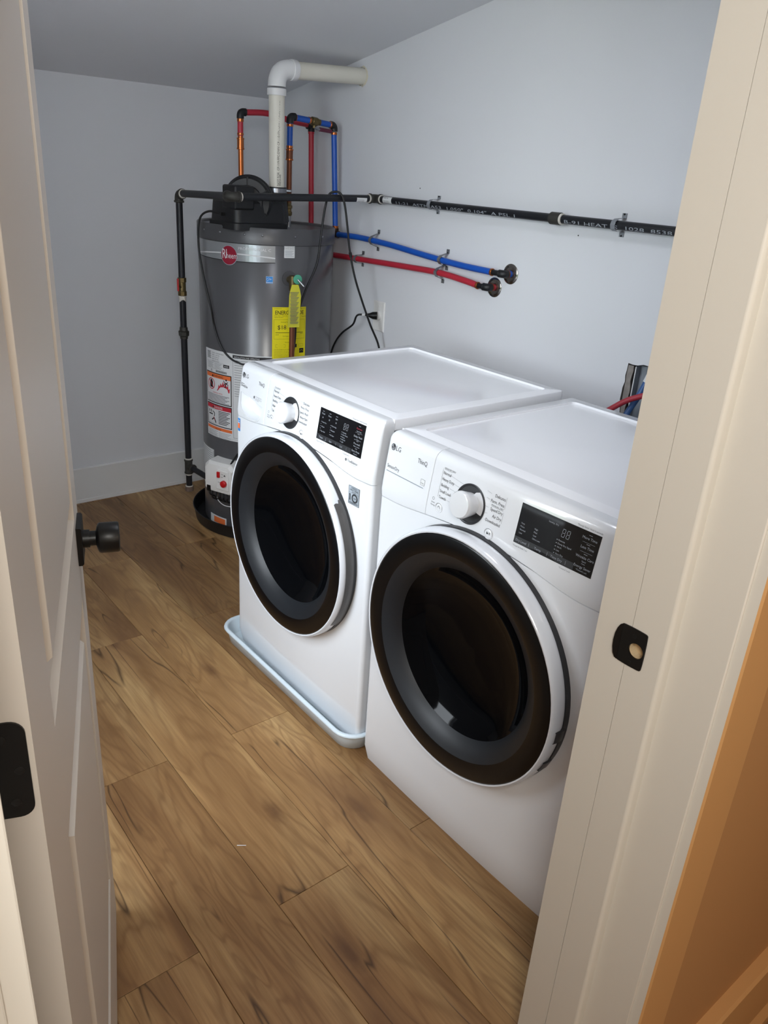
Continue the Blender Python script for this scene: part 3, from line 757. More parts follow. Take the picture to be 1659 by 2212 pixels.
P = Print(tankfn(229.5, 1.2265)); P.text('PROFESSIONAL C', 0, 0, .0145, MPAPER, .0016, 'c', sx=1.15); P.build('band_lettering', heater)
P = Print(tankfn(208, 1.2025)); P.disc(0, 0, .0375, MSILV, .0022, 40); P.disc(0, 0, .0350, MCRIM, .0028, 40)
P.text('R', -.029, -.013, .052, MPAPER, .0034, sx=.62); P.text('heem', -.0095, -.011, .030, MPAPER, .0034, sx=.74); P.line([(-.004, .024), (-.006, -.02)], .003, MPAPER, .0034) if False else None
P.rect(-.0115, -.011, -.0085, .022, MPAPER, .0034); P.build('badge', heater, 'round crimson badge with white script')
# small labels
P = Print(tankfn(257.5, 1.238)); P.rect(-.0225, -.033, .0225, .033, MPAPER, .0010, 4); P.frame(-.0225, -.033, .0225, .033, .0010, MPRT, .0012, 4)
for k, (s, z) in enumerate((('REPLACE WATER HEATER', .025), ('WARNING', .019), ('UPPER', .014), ('HOT SURFACE INSIDE', .007), ('SEE MANUAL BEFORE USE', .001))): P.text(s, 0, z, .0044, MPRD, .0015, 'c')
for k in range(7): P.rect(-.018, -.006-.0033*k, .018-.004*(k % 3), -.0047-.0033*k, MPRW, .0014, 3)
P.build('white_label', heater)
P = Print(tankfn(241.5, 1.121)); P.rect(-.0135, -.0135, .0135, .0135, MPAPER, .0009, 2); P.rect(-.0128, -.0128, .0128, .0128, MBLUE, .0012, 2)
P.disc(-.003, -.001, .009, MPAPER, .0015, 14, .0080, .3, PI*.9); P.line([(-.009, -.004), (-.002, .002), (.004, .001), (.009, .004)], .0012, MPAPER, .0015); P.rect(-.0128, -.0105, .0128, -.0085, MPAPER, .0015, 2)
P.build('efficiency_label', heater, 'small square blue label')
# yellow guide label
P = Print(tankfn(258.8, .9)); w = .0725
P.rect(-w, -.095, w, .117, MYEL, .0010, 10)
P.text('U.S. Government', -w+.008, .1105, .0042, MBLKP, .0014); P.text('Federal law prohibits removal', w-.004, .1105, .0040, MBLKP, .0014, 'r')
P.text('ENERGYGUIDE', 0, .0880, .0225, MBLKP, .0014, 'c', sx=.82); P.text('ENERGYGUIDE', .0004, .0880, .0225, MBLKP, .0015, 'c', sx=.82)
P.text('Water Heater - Natural Gas', -w+.008, .0815, .0046, MBLKP, .0014); P.text('Capacity: 50 gallons', -w+.008, .0755, .0046, MBLKP, .0014); P.text('Power Vent', w-.020, .0780, .0046, MBLKP, .0014)
P.frame(-w+.006, -.010, w-.006, .068, .0006, MBLKP, .0014, 6); P.text('Estimated Yearly Energy Cost', -.004, .0565, .0055, MBLKP, .0014, 'c')
P.text('$18', -w+.022, .0290, .0240, MBLKP, .0014); P.rect(-w+.013, .0150, w-.013, .0168, MBLKP, .0014, 6)
P.text('$154', -w+.014, .0055, .0060, MBLKP, .0014); P.text('$205', w-.014, .0095, .0060, MBLKP, .0014, 'r'); P.text('Cost Range of Similar Models', 0, .0, .0050, MBLKP, .0014, 'c')
P.text('First Hour Rating', 0, -.0250, .0056, MBLKP, .0014, 'c')
P.frame(-w+.014, -.044, -.018, -.032, .0005, MBLKP, .0014); P.rect(.004, -.045, .032, -.031, MBLKP, .0014, 2); P.frame(.040, -.042, .062, -.032, .0005, MBLKP, .0014)
for k in range(6): P.text('Your cost will depend on your utility rates and use', -w+.008, -.054-.0062*k, .0044, MBLKP, .0014, sx=.95-.06*(k % 3))
P.rect(.044, -.069, .064, -.050, MBLKP, .0014); P.disc(.054, -.062, .006, MYEL, .0016, 10, .005, .2, PI); P.build('energy_label', heater, 'yellow energy guide label')
# large white instruction sheet
F0 = tankfn(176.5, 0)
P = Print(F0)
Wd = (245-176.5)/K
zb_, zt_ = .440, .818
P.rect(0, zb_, Wd, zt_, MPAPER, .0008, 18)
P.rect(.165, .800, Wd-.004, .812, MBLKP, .0012, 8); P.text('INSTALLATION AND OPERATING', .172, .8025, .0080, MPAPER, .0015, sx=.9)
P.frame(.165, .455, Wd-.004, .814, .0010, MBLKP, .0011, 8)
for k in range(16): P.rect(.172, .790-.010*k, Wd-.02-.01*(k % 3), .7915-.010*k, MPRT, .0011, 6)
# rating plate print
for k, s in enumerate(('MODEL  XG50T06PV38U0', 'SERIAL   A211904', 'CAP. US GAL 50', 'INPUT BTU/HR', 'MAX WP 150 PSI')):
    P.text(s, .050, .803-.0085*k, .0062, MPRD, .0013)
for k in range(7): P.rect(.014, .806-.0045*k, .042-.004*(k % 2), .8085-.0045*k, MPRT, .0012, 2)
P.frame(.014, .738, .118, .768, .0006, MPRT, .0012, 4); P.rect(.064, .738, .0646, .768, MPRT, .0012)
for k in range(5): P.rect(.018, .762-.005*k, .058-.005*(k % 2), .7632-.005*k, MPRT, .0012, 2); P.rect(.068, .762-.005*k, .110-.006*(k % 3), .7632-.005*k, MPRT, .0012, 2)
P.rect(.118, .752, .148, .765, MBLKP, .0012, 3); P.text('AHRI', .122, .755, .0095, MPAPER, .0015)
for k in range(18): P.rect(.072+.0035*k, .726, .0735+.0035*k+.001*(k % 2), .735, MBLKP, .0012)
P.frame(.040, .726, .048, .734, .0015, MBLKP, .0012)
# warning panel with flame
def panel(z0, z1, m, title, nm):
    P.rect(.004, z0, .158, z1, MBLKP, .0010, 8); P.rect(.008, z0+.004, .154, z1-.004, MPAPER, .0013, 8)
    P.rect(.008, z1-.021, .154, z1-.004, m, .0016, 8); P.poly([(.046, z1-.018), (.058, z1-.018), (.052, z1-.008)], MBLKP, .0020)
    P.text(title, .084, z1-.0175, .0140, MBLKP if m is MORG else MPAPER, .0020, 'c', sx=.95)
panel(.590, .722, MORG, 'WARNING', 'a')
cx, cz = .042, .672
P.rect(cx-.010, cz-.016, cx+.010, cz+.010, MBLKP, .0017, 2); P.disc(cx, cz+.012, .007, MBLKP, .0017, 12)
P.disc(cx, cz, .024, MRDL, .0020, 28, .0205); P.line([(cx-.016, cz+.016), (cx+.016, cz-.016)], .0032, MRDL, .0023)
P.poly([(.078, .648), (.148, .648), (.150, .668), (.143, .662), (.141, .682), (.133, .668), (.129, .690), (.121, .672), (.115, .694), (.108, .674), (.102, .684), (.096, .668), (.090, .676), (.086, .660)], MRDL, .0018)
for a_, b_, c__, d__ in ((.118, .676, .130, .690), (.130, .690, .142, .680), (.126, .686, .118, .698), (.128, .678, .140, .694), (.122, .670, .136, .674)): P.line([(a_, b_), (c__, d__)], .0034, MBLKP, .0022)
P.disc(.132, .701, .0042, MBLKP, .0022, 12)
P.text('FLAMMABLE VAPORS', .081, .634, .0080, MRDL, .0017, 'c', sx=.8)
for k in range(7): P.rect(.014, .627-.0052*k, .146-.010*(k % 3), .6292-.0052*k, MPRT, .0016, 6)
panel(.490, .586, MRDL, 'DANGER', 'b')
P.frame(.012, .498, .076, .563, .0008, MBLKP, .0016, 3)
P.rect(.018, .535, .046, .540, MBLKP, .0016, 2); P.line([(.046, .552), (.060, .546), (.058, .530)], .004, MBLKP, .0017); P.line([(.022, .545), (.022, .558)], .005, MBLKP, .0017); P.line([(.036, .545), (.036, .558)], .005, MBLKP, .0017)
P.line([(.040, .512), (.056, .524), (.068, .503)], .006, MBLKP, .0017); P.line([(.052, .530), (.060, .512)], .0025, MRDL, .0018)
for k in range(9): P.rect(.084, .557-.0068*k, .148-.008*(k % 3), .5600-.0068*k, MBLKP, .0016, 4)
P.rect(.004, .473, .158, .486, MORG, .0012, 8); P.text('Warning', .081, .4750, .0100, MBLKP, .0016, 'c')
for k in range(5): P.rect(.012, .466-.0056*k, .078-.008*(k % 2), .4672-.0056*k, MPRT, .0012, 3); P.rect(.084, .464-.0056*k, .152-.008*(k % 3), .4652-.0056*k, MPRT, .0012, 3)
P.rect(0, .448, Wd, .4486, MPRT, .0012, 12)
P.build('instruction_sheet', heater, 'white sheet of warnings with orange and red headers')
# left lower sheet
P = Print(tankfn(158, 0)); w2 = (186.2-158)/K
P.rect(0, .185, w2, .375, MPAPER, .0008, 8)
P.rect(w2-.006, .195, w2-.0045, .368, MBLKP, .0012)
for k in range(18): P.rect(.006, .364-.0098*k, w2-.011-.012*(k % 4 == 0), .3655-.0098*k, MPRT, .0012, 5)
P.build('lower_sheet', heater)
# gas valve
VA = math.radians(203.5); vc = Vector((math.cos(VA), math.sin(VA), 0)); vt = Vector((-math.sin(VA), math.cos(VA), 0))
def VP(t, n, z): return Vector((HX, HY, .038))+vc*(HR+n)+vt*t+Vector((0, 0, z))
# vt increases with angle: reader's right
vb = MB()
def vring(n, a, z0, z1, ch): return [VP(-a+ch, n, z0), VP(a-ch, n, z0), VP(a, n, z0+ch), VP(a, n, z1-ch*1.6), VP(a-ch*1.6, n, z1), VP(-a+ch*1.6, n, z1), VP(-a, n, z1-ch*1.6), VP(-a, n, z0+ch)]
vb.loft([vring(-.02, .078, .172, .318, .012), vring(.052, .078, .176, .314, .012), vring(.066, .070, .182, .304, .012), vring(.068, .055, .186, .298, .010)], True, True, True)
vlv = vb.build('gas_valve', MWPL, heater, label='white gas control box with red switch and dial', smooth=30)
vf = MB().loft([vring(.066, .0, .20, .29, .0)[:0] or [VP(-.010, .067, .196), VP(.060, .067, .196), VP(.060, .067, .292), VP(-.004, .067, .292)], [VP(-.006, .075, .200), VP(.056, .075, .200), VP(.056, .075, .288), VP(0, .075, .288)]], True, True, True).build('valve_face', MWPL, vlv, bevel=.003)
Fv = lambda u, v, h: tuple(VP(u, .075+h, v))
MB().loft([[VP(.004, q, .256), VP(.018, q, .256), VP(.018, q, .282), VP(.004, q, .282)] for q in (.075, .083)], True, True, True).build('switch', MREDP, vlv, bevel=.002)
MB().lathe([(0, .015), (.010, .0145), (.012, .012)], VP(.038, .075, .232), vc, 24).build('dial', MREDP, vlv)
P = Print(Fv); P.text('ON', .023, .270, .0075, MPRD, .001); P.text('OFF', .023, .258, .0060, MPRD, .001); P.poly([(.036, .266), (.048, .266), (.042, .274)], MPRD, .001); P.text('GAS', .006, .232, .0060, MPRD, .001); P.build('valve_lettering', vlv)
MB().loft([[VP(-.062, q, .176), VP(-.040, q, .176), VP(-.040, q, .205), VP(-.062, q, .205)] for q in (.060, .070)], True, True, True).build('cord_socket', MBLK, vlv, bevel=.003)
# wires below the valve
for k in range(5):
    a = -.05+.02*k
    MB().tube(curve([VP(a, .045, .178), VP(a+.008, .055, .155), VP(a-.004, .040, .135), VP(a+.01, .02, .120)], 6), .0035, 8).build('wire', MRUB, vlv)
MB().tube(curve([VP(-.05, .02, .158), VP(-.03, .035, .130), VP(.01, .045, .116), VP(.05, .035, .112)], 8), .0018, 8).build('wire', MPAPER, vlv)
MB().tube(curve([VP(-.052, .062, .18), VP(-.048, .060, .160), VP(-.046, .030, .14)], 6), .0045, 8).build('wire', MRUB, vlv)
# combustion cover
cv = MB(); rs = []
for i in range(13):
    a = math.radians(187+(228-187)*i/12); rs.append([(HX+(HR+q)*math.cos(a), HY+(HR+q)*math.sin(a), z) for q, z in ((-.003, .022), (.007, .022), (.007, .158), (-.003, .158))])
cv.loft(rs, True, True, True); cv.build('burner_cover', MTKD, heater, smooth=30)
P = Print(tankfn(181, 0)); P.rect(0, .030, .105, .070, MPAPER, .0085, 8); P.rect(.028, .036, .098, .064, MORG, .0095, 6); P.build('floor_label', heater)
# relief valve, discharge tube and tag
TA = math.radians(257.8); tn = Vector((math.cos(TA), math.sin(TA), 0)); tt = Vector((-math.sin(TA), math.cos(TA), 0))
def TP(t, n, z): return Vector((HX, HY, 0))+tn*(HR+n)+tt*t+Vector((0, 0, z))
MB().lathe([(-.002, .030), (.0015, .029), (.002, .019)], TP(0, 0, 1.128), tn, 28).build('port_ring', MTKD, heater)
rv = MB().cyl(TP(0, -.01, 1.125), TP(0, .045, 1.125), .013, 20, .001); rv.cyl(TP(0, .040, 1.145), TP(0, .040, 1.085), .015, 20, .002)
rvo = rv.build('relief_valve', MBRASS, heater, label='brass relief valve with copper tube')
MB().cyl(TP(0, .040, 1.09), TP(0, .040, .20), .0111, 20).build('discharge_tube', MCOPD, rvo)
MB().lathe([(0, .018), (.003, .018), (.004, .014)], TP(.012, .058, 1.133), tn, 24).build('test_disc', MTEAL, rvo)
MB().cyl(TP(.012, .061, 1.133), TP(.032, .080, 1.108), .004, 10, .001).build('test_lever', MSTEEL, rvo)
tg = MB(); rs = []
for i in range(9):
    t = i/8; z = 1.113-.165*t; n0 = .060+.003*math.sin(t*5); wd = .013+.011*min(1, t*5); sh = .002-.003*t
    rs.append([TP(-wd+sh, n0, z), TP(wd+sh, n0+.001, z), TP(wd+sh, n0+.0018, z), TP(-wd+sh, n0+.0008, z)])
tg.loft(rs, True, True, True); tgo = tg.build('hang_tag', MTAG, rvo, label='yellow hanging tag', smooth=60)
P = Print(lambda u, v, h: tuple(TP(u+.0, .064+h, v)))
for k in range(26): P.rect(-.019+.001*(k % 3), 1.083-.0048*k, .017-.003*(k % 4), 1.0852-.0048*k, MPRT, .0008)
P.build('tag_lettering', tgo)
# ---- blower assembly
bl = MB()
def brr(cx, cy, hx, hy, r, z, n=5):
    L = []
    for sx, sy, a0 in ((1, 1, 0), (-1, 1, PI/2), (-1, -1, PI), (1, -1, 1.5*PI)):
        for i in range(n): a = a0+PI/2*i/(n-1); L.append((cx+sx*(hx-r)+r*math.cos(a), cy+sy*(hy-r)+r*math.sin(a), z))
    return L
BC = (.512, 2.228)
bl.loft([brr(BC[0], BC[1], .124, .112, .03, HT-.012), brr(BC[0], BC[1], .124, .112, .03, HT+.012), brr(BC[0], BC[1], .118, .106, .03, HT+.015), brr(BC[0]-.0, BC[1], .114, .100, .03, HT+.085), brr(BC[0], BC[1], .106, .092, .03, HT+.094)], True, True, True)
blo = bl.build('blower_base', MBP, heater, smooth=35, label='black molded blower hood')
MB().box(.392, .478, 2.120, 2.22, HT+.060, HT+.146).build('blower_box', MBP, blo, bevel=.008)
sa = Vector((-.62, -.785, 0)).normalized()
sc0 = Vector((.508, 2.212, HT+.088))
MB().lathe([(-.060, .060), (-.058, .087), (-.050, .091), (.006, .091), (.010, .097), (.024, .097), (.028, .091), (.050, .090), (.058, .083), (.060, .060), (.066, .056), (.068, .020)], sc0, sa, 56).build('blower_scroll', MBP, blo, smooth=40)
for k in range(6):
    a = PI/6+PI/3*k; t1 = sa.cross(Vector((0, 0, 1))).normalized()
    e = t1*math.cos(a)+Vector((0, 0, 1))*math.sin(a); p0 = sc0+sa*.058+e*.030; p1 = sc0+sa*.054+e*.088
    MB().tube([p0, p1], .005, 8).build('scroll_rib', MBP, blo)
MB().cyl(sc0+sa*.066, sc0+sa*.078, .030, 28, .003).build('motor_cover', MBP, blo)
MB().loft([[(.611+(.052-.010*t)*math.cos(a), 2.18+(.046-.006*t)*math.sin(a), HT+.02+.07*t) for a in [2*PI*i/28 for i in range(28)]] for t in (0, 1)]+[[(.611+.0385*math.cos(a), 2.18+.0385*math.sin(a), HT+z) for a in [2*PI*i/28 for i in range(28)]] for z in (.108, .146)], True, True, True).build('blower_outlet', MBP, blo, smooth=45)
cl = MB().lathe([(.126, .0388), (.1262, .0402), (.1415, .0402), (.1418, .0388)], (.611, 2.18, HT), (0, 0, 1), 32, False, False)
clo = cl.build('hose_clamp', MSTEEL, blo); MB().cyl((.640, 2.155, HT+.134), (.655, 2.143, HT+.134), .006, 12, .001).build('clamp_screw', MSTEEL, clo)
MB().cyl((.375, 2.20, HT+.040), (.392, 2.20, HT+.040), .006, 10).build('cord_bushing', MBLK, blo)
# heater cord to the gas valve
MB().tube(curve([(.385, 2.20, HT+.04), (.350, 2.25, HT+.045), (.331, 2.29, HT+.01), (.330, 2.30, 1.22), (.340, 2.28, 1.10), (.355, 2.255, .99)]+[cylp(HR+.006)(a, z, 0) for a, z in ((191.5, .924), (196, .87), (202, .825), (210, .795), (218, .782), (226, .76), (228, .60), (222, .45), (212, .37))]+[VP(.05, .045, .31)], 8), .0042, 8).build('blower_cord', MRUB, heater, label='black cord hanging down the tank')
# pan under the heater
hp = thing('heater_drain_pan', 'round black drain pan under the grey water heater', 'drain pan', (HX, HY, 0))
MB().lathe([(.0005, .318), (.004, .324), (.055, .332), (.062, .337), (.064, .334), (.060, .329), (.010, .319), (.0055, .311)], (HX, HY, 0), (0, 0, 1), 72).build('pan_bowl', MBPAN, hp, smooth=40)
for a in (30, 150, 270): MB().box(HX+.2*math.cos(math.radians(a))-.02, HX+.2*math.cos(math.radians(a))+.02, HY+.2*math.sin(math.radians(a))-.02, HY+.2*math.sin(math.radians(a))+.02, .0055, .019).build('spacer_block', MBPAN, hp)
# ================================================================== PVC VENT
vent = thing('vent_pipe', 'white plastic vent pipe rising from the heater and elbowing into the wall', 'pipe', (.611, 2.18, HT+.12))
VX, VY, VZ = .611, 2.18, 1.868; VR = .0302
MB().cyl((VX, VY, HT+.140), (VX-.004, VY, VZ-.07), VR, 32).build('pipe', MPVC, vent)
MB().cyl((VX+.065, VY, VZ), (Wr-.001, VY, VZ+.016), VR, 32).build('pipe', MPVC, vent)
MB().tube([(VX-.004, VY, VZ-.062)]+arc_corner((VX-.004, VY, VZ-.2), (VX-.004, VY, VZ), (VX+.2, VY, VZ), .060, 10)+[(VX+.062, VY, VZ)], .0335, 32).build('elbow', MPVCF, vent, smooth=40)
MB().lathe([(0, .0355), (.001, .0362), (.022, .0362), (.024, .034)], (VX-.004, VY, VZ-.092), (0, 0, 1), 36).build('elbow_collar', MPVCF, vent)
MB().lathe([(0, .0355), (.001, .0362), (.022, .0362), (.024, .034)], (VX+.078, VY, VZ), (-1, 0, 0), 36).build('elbow_collar', MPVCF, vent)
fb = MB(); rs = []
for q, rad in ((0, .035), (-.003, .0335), (-.005, .0303)):
    rs.append([(Wr+q, VY+(rad+random.uniform(-.002, .003))*math.cos(a), VZ+.016+(rad+random.uniform(-.003, .004))*math.sin(a)) for a in [2*PI*i/28 for i in range(28)]])
fb.loft(rs, True, False, False).build('wall_sealant', MFOAM, vent, smooth=60)
va = math.atan2(CAMP.y-VY, CAMP.x-VX)+.12
P = Print(lambda u, v, h: (VX-.001+(VR+h)*math.cos(va+u/VR), VY+(VR+h)*math.sin(va+u/VR), v))
P.text('NOT FOR  CP-119-FPC-DWV CP-110-FPC-DWV MADE IN U.S.', .0065, HT+.152, .0118, MBLKP, .0005, rot=PI/2, sx=.93)
P.text('PRESSURE', .0135, HT+.152, .0095, MBLKP, .0005, rot=PI/2)
P.build('pipe_lettering', vent)
# ================================================================== HOT AND COLD LINES
def elbow(a, c, b, r, R, nm, m, par, ex=.0):
    P_ = arc_corner(a, c, b, R, 7); d0 = (Vector(a)-Vector(c)).normalized(); d1 = (Vector(b)-Vector(c)).normalized()
    return MB().tube([P_[0]+d0*ex]+P_+[P_[-1]+d1*ex], r, 16).build(nm, m, par, smooth=50)
def ringc(c0, d, r, l, nm, m, par): 
    d = Vector(d).normalized(); c0 = Vector(c0); return MB().cyl(c0-d*l/2, c0+d*l/2, r, 20, .001).build(nm, m, par)
def bead(b, c0, d, r):
    d = Vector(d).normalized(); b.lathe([(-.004, .0115), (-.003, r), (.003, r), (.004, .0115)], c0, d, 20)
RT = .0115
def strap(name, y, zc0, x, r, par, m, L=.030, plate=False):
    b = MB()
    if plate:
        pr = [(Wr-.0005, -L-.010), (Wr-.0005, -L+.004), (x-.2*r, -r-.004), (x-r-.002, -.4*r), (x-r-.0025, .4*r), (x-.2*r, r+.004), (Wr-.0005, L-.004), (Wr-.0005, L+.010)]
    else:
        pr = [(Wr-.001, -L), (Wr-.001, -r-.006), (x-.1*r, -r-.003), (x-.8*r-.002, -.75*r), (x-r-.003, 0), (x-.8*r-.002, .75*r), (x-.1*r, r+.003), (Wr-.001, r+.006), (Wr-.001, L)]
    w = .0075 if plate else .008
    b.loft([[(xx, y-w, zc0+zz), (xx, y+w, zc0+zz), (xx-.002, y+w, zc0+zz), (xx-.002, y-w, zc0+zz)] for xx, zz in pr], True, True, True)
    o = b.build('pipe_strap', m, par, smooth=30)
    for q in (-L+.003, L-.003): MB().lathe([(0, .003), (.0015, .0028)], (Wr-.003, y, zc0+q), (-1, 0, 0), 10).build('strap_screw', MBLK if not plate else MDARK, o)
    return o
hot = thing('hot_water_line', 'red hot water line looping from the heater top along the wall', 'pipe', (.586, 2.42, HT))
A = (.586, 2.42); zt1 = 1.722
MB().cyl((A[0]+.004, A[1], HT-.008), (A[0], A[1], 1.64), .0105, 20).build('copper_riser', MCOP, hot)
for z in (1.625, 1.588): ringc((A[0], A[1], z), (0, 0, 1), .0155, .006, 'press_ring', MCOP, hot)
ringc((A[0], A[1], 1.606), (0, 0, 1), .0135, .034, 'press_coupling', MCOP, hot)
MB().cyl((A[0], A[1], 1.635), (A[0], A[1], 1.700), RT, 20).build('tube', MRED, hot)
ringc((A[0], A[1], 1.692), (0, 0, 1), .0132, .012, 'crimp_ring', MCOP, hot); ringc((A[0], A[1], 1.642), (0, 0, 1), .0132, .008, 'crimp_ring', MCOP, hot)
elbow((A[0], A[1], 1.6), (A[0], A[1], zt1), (A[0]+.1, A[1], zt1), .0145, .016, 'elbow', MBP, hot, .008)
HB = (.955, 2.462, 1.700)
MB().tube(curve([(A[0]+.020, A[1]+.002, zt1), (.72, 2.435, 1.728), (.84, 2.45, 1.712), (HB[0]-.015, HB[1], HB[2]+.004)], 6), RT, 16).build('tube', MRED, hot)
elbow((HB[0]-.1, HB[1], HB[2]+.004), HB, (HB[0], HB[1], 1.5), .0145, .016, 'elbow', MBP, hot, .006)
MB().cyl((HB[0], HB[1], HB[2]-.02), (HB[0]+.012, HB[1]-.004, 1.20), RT, 20).build('tube', MRED, hot)
ringc((HB[0], HB[1], HB[2]-.026), (0, 0, 1), .0132, .010, 'crimp_ring', MRED, hot)
elbow((HB[0]+.012, HB[1]-.004, 1.3), (HB[0]+.012, HB[1]-.004, 1.183), (HB[0]+.012, 2.2, 1.183), .0145, .018, 'elbow', MBP, hot, .006)
FY, FZ = 1.332, 1.183
MB().tube(curve([(.967, 2.44, 1.186), (.972, 2.10, 1.192), (.976, 1.80, 1.198), (.976, 1.60, 1.200), (.975, 1.45, 1.190), (.972, 1.385, 1.183)], 6), RT, 16).build('tube', MRED, hot)
ringc((.972, 1.383, 1.183), (0, 1, 0), .0130, .008, 'crimp_ring', MCOP, hot)
def wall_end(par, y, z, tube_m, yt):
    MB().lathe([(0, .0345), (.0015, .0345), (.0025, .0335), (.004, .018)], (Wr-.0005, y, z), (-1, 0, 0), 40).build('wall_flange', MCHR, par, label='round metal wall flange')
    MB().cyl((.972, yt, z), (.972, y+.018, z), .0095, 18, .001).build('fitting', MBP, par)
    elbow((.972, yt, z), (.972, y, z), (Wr, y, z), .0135, .014, 'elbow', MBP, par, .002)
    ringc((.972, y+.020, z), (0, 1, 0), .0135, .006, 'crimp_ring', MBP, par)
    MB().cyl((.985, y, z), (Wr, y, z), .0118, 20).build('stub', tube_m, par)
    ringc((.990, y, z), (1, 0, 0), .0134, .006, 'crimp_ring', MCOP, par)
    for a in (60, 180, 300): MB().lathe([(0, .003), (.0006, .0028)], (Wr-.0032, y+.027*math.cos(math.radians(a)), z+.027*math.sin(math.radians(a))), (-1, 0, 0), 10).build('flange_screw', MBLK, par)
wall_end(hot, FY, FZ, MRED, 1.385)
strap('pipe_strap', 1.605, 1.200, .976, RT, hot, MGALV, .030, True)
strap('pipe_strap', 2.115, 1.191, .972, RT, hot, MGALV, .022, True)
cold = thing('cold_water_line', 'blue cold water line from the heater top down and along the wall', 'pipe', (.712, 2.25, HT))
B = (.712, 2.25); zt2 = 1.715
MB().cyl((B[0], B[1], 1.40), (B[0], B[1], 1.62), .0105, 20).build('copper_riser', MCOPD, cold)
MB().cyl((B[0], B[1], HT-.008), (B[0], B[1], HT+.038), .0095, 20, .001).build('nipple', MSTEEL, cold)
MB().lathe([(0, .011), (.006, .014), (.016, .014), (.018, .011), (.028, .011), (.030, .015), (.040, .015), (.042, .011), (.052, .0105)], (B[0], B[1], HT+.036), (0, 0, 1), 8, True, True).build('union', MBRASS, cold)
for z in (1.596, 1.560): ringc((B[0], B[1], z), (0, 0, 1), .0155, .006, 'press_ring', MCOP, cold)
ringc((B[0], B[1], 1.578), (0, 0, 1), .0135, .036, 'press_coupling', MCOPD, cold)
ringc((B[0], B[1], 1.606), (0, 0, 1), .0132, .010, 'crimp_ring', MCOP, cold); ringc((B[0], B[1], 1.684), (0, 0, 1), .0132, .010, 'crimp_ring', MCOP, cold)
MB().cyl((B[0], B[1], 1.61), (B[0], B[1], 1.70), RT, 20).build('tube', MBLU, cold)
elbow((B[0], B[1], 1.6), (B[0], B[1], zt2), (B[0]+.1, B[1]+.014, zt2), .0148, .016, 'elbow', MBP, cold, .008)
CB = Vector((.950, 2.285, 1.702)); CA = Vector((B[0], B[1], zt2))
def L3(t): return CA+(CB-CA)*t
MB().cyl(L3(.09), L3(.46), RT, 20).build('tube', MBLU, cold); MB().cyl(L3(.62), L3(.93), RT, 20).build('tube', MBLU, cold)
bv = MB(); bv.cyl(L3(.42), L3(.66), .012, 20, .001); bv.cyl(L3(.47), L3(.60), .0165, 8, .002); bv.cyl(L3(.535), L3(.535)+Vector((0, 0, -.024)), .007, 12)
bvo = bv.build('ball_valve', MBRASS, cold, label='brass ball valve'); MB().tube([L3(.535)+Vector((0, -.004, -.022)), L3(.58)+Vector((0, -.008, -.026)), L3(.64)+Vector((0, -.010, -.026))], .005, 8).build('valve_lever', MSTEEL, bvo)
MB().tube([L3(.63)+Vector((0, -.010, -.026)), L3(.90)+Vector((0, -.008, -.025))], .008, 10).build('lever_grip', mat('maroon_grip', '#5E1E36', .5), bvo)
for t in (.10, .42, .90): ringc(L3(t), CB-CA, .0132, .009, 'crimp_ring', MCOP, cold)
elbow(CA, CB, CB-Vector((0, 0, .1)), .0148, .016, 'elbow', MBP, cold, .006)
CC = Vector((.966, 2.272, 1.277))
MB().cyl(CB-Vector((0, 0, .025)), CC+Vector((0, 0, .02)), RT, 20).build('tube', MBLU, cold)
ringc(CB-Vector((0, 0, .030)), (0, 0, 1), .0132, .010, 'crimp_ring', MCOP, cold); ringc(CC+Vector((0, 0, .028)), (0, 0, 1), .0132, .012, 'crimp_ring', MCOP, cold)
elbow(CC+Vector((0, 0, .1)), CC, CC-Vector((0, .1, 0)), .0148, .018, 'elbow', mat('bronze_elbow', '#3B2A22', .5, .5), cold, .006)
MB().tube(curve([CC-Vector((0, .022, 0)), (.970, 2.10, 1.279), (.974, 1.90, 1.270), (.974, 1.70, 1.255), (.974, 1.50, 1.242), (.972, 1.322, 1.238)], 6), RT, 16).build('tube', MBLU, cold)
ringc((.972, 1.320, 1.238), (0, 1, 0), .0130, .008, 'crimp_ring', MCOP, cold)
wall_end(cold, 1.262, 1.238, MBLU, 1.322)
strap('pipe_strap', 2.016, 1.276, .972, RT, cold, MGALV, .032, True); strap('pipe_strap', 1.590, 1.248, .974, RT, cold, MGALV, .028, True)
# ================================================================== GAS LINE
gas = thing('gas_pipe', 'black iron gas pipe along the wall, over the heater and down to its valve', 'pipe', (.315, 2.43, .1))
GZ, GR = 1.437, .0134; GX = .970; TY = 2.004; G = (.315, 2.43); GY1 = 2.43
MB().cyl((GX, TY-.03, GZ), (GX, YF+.003, GZ), GR, 24).build('pipe', MIRON, gas)
MB().cyl((GX-.03, TY, GZ), (.345, TY, GZ-.013), GR, 24).build('pipe', MIRON, gas)
MB().cyl((.315, TY+.03, GZ-.014), (.315, GY1-.03, GZ-.026), GR, 24).build('pipe', MIRON, gas)
zt3 = GZ-.028
MB().cyl((G[0], G[1], zt3-.03), (G[0], G[1], 1.07), GR, 24).build('pipe', MIRON, gas)
MB().cyl((G[0], G[1], 1.03), (G[0], G[1], .875), GR, 24).build('pipe', MIRON, gas)
MB().cyl((G[0], G[1], .85), (G[0], G[1], .290), GR, 24).build('pipe', MIRON, gas)
MB().cyl((G[0], G[1], .240), (G[0], G[1], .168), GR, 24).build('pipe', MIRON, gas)
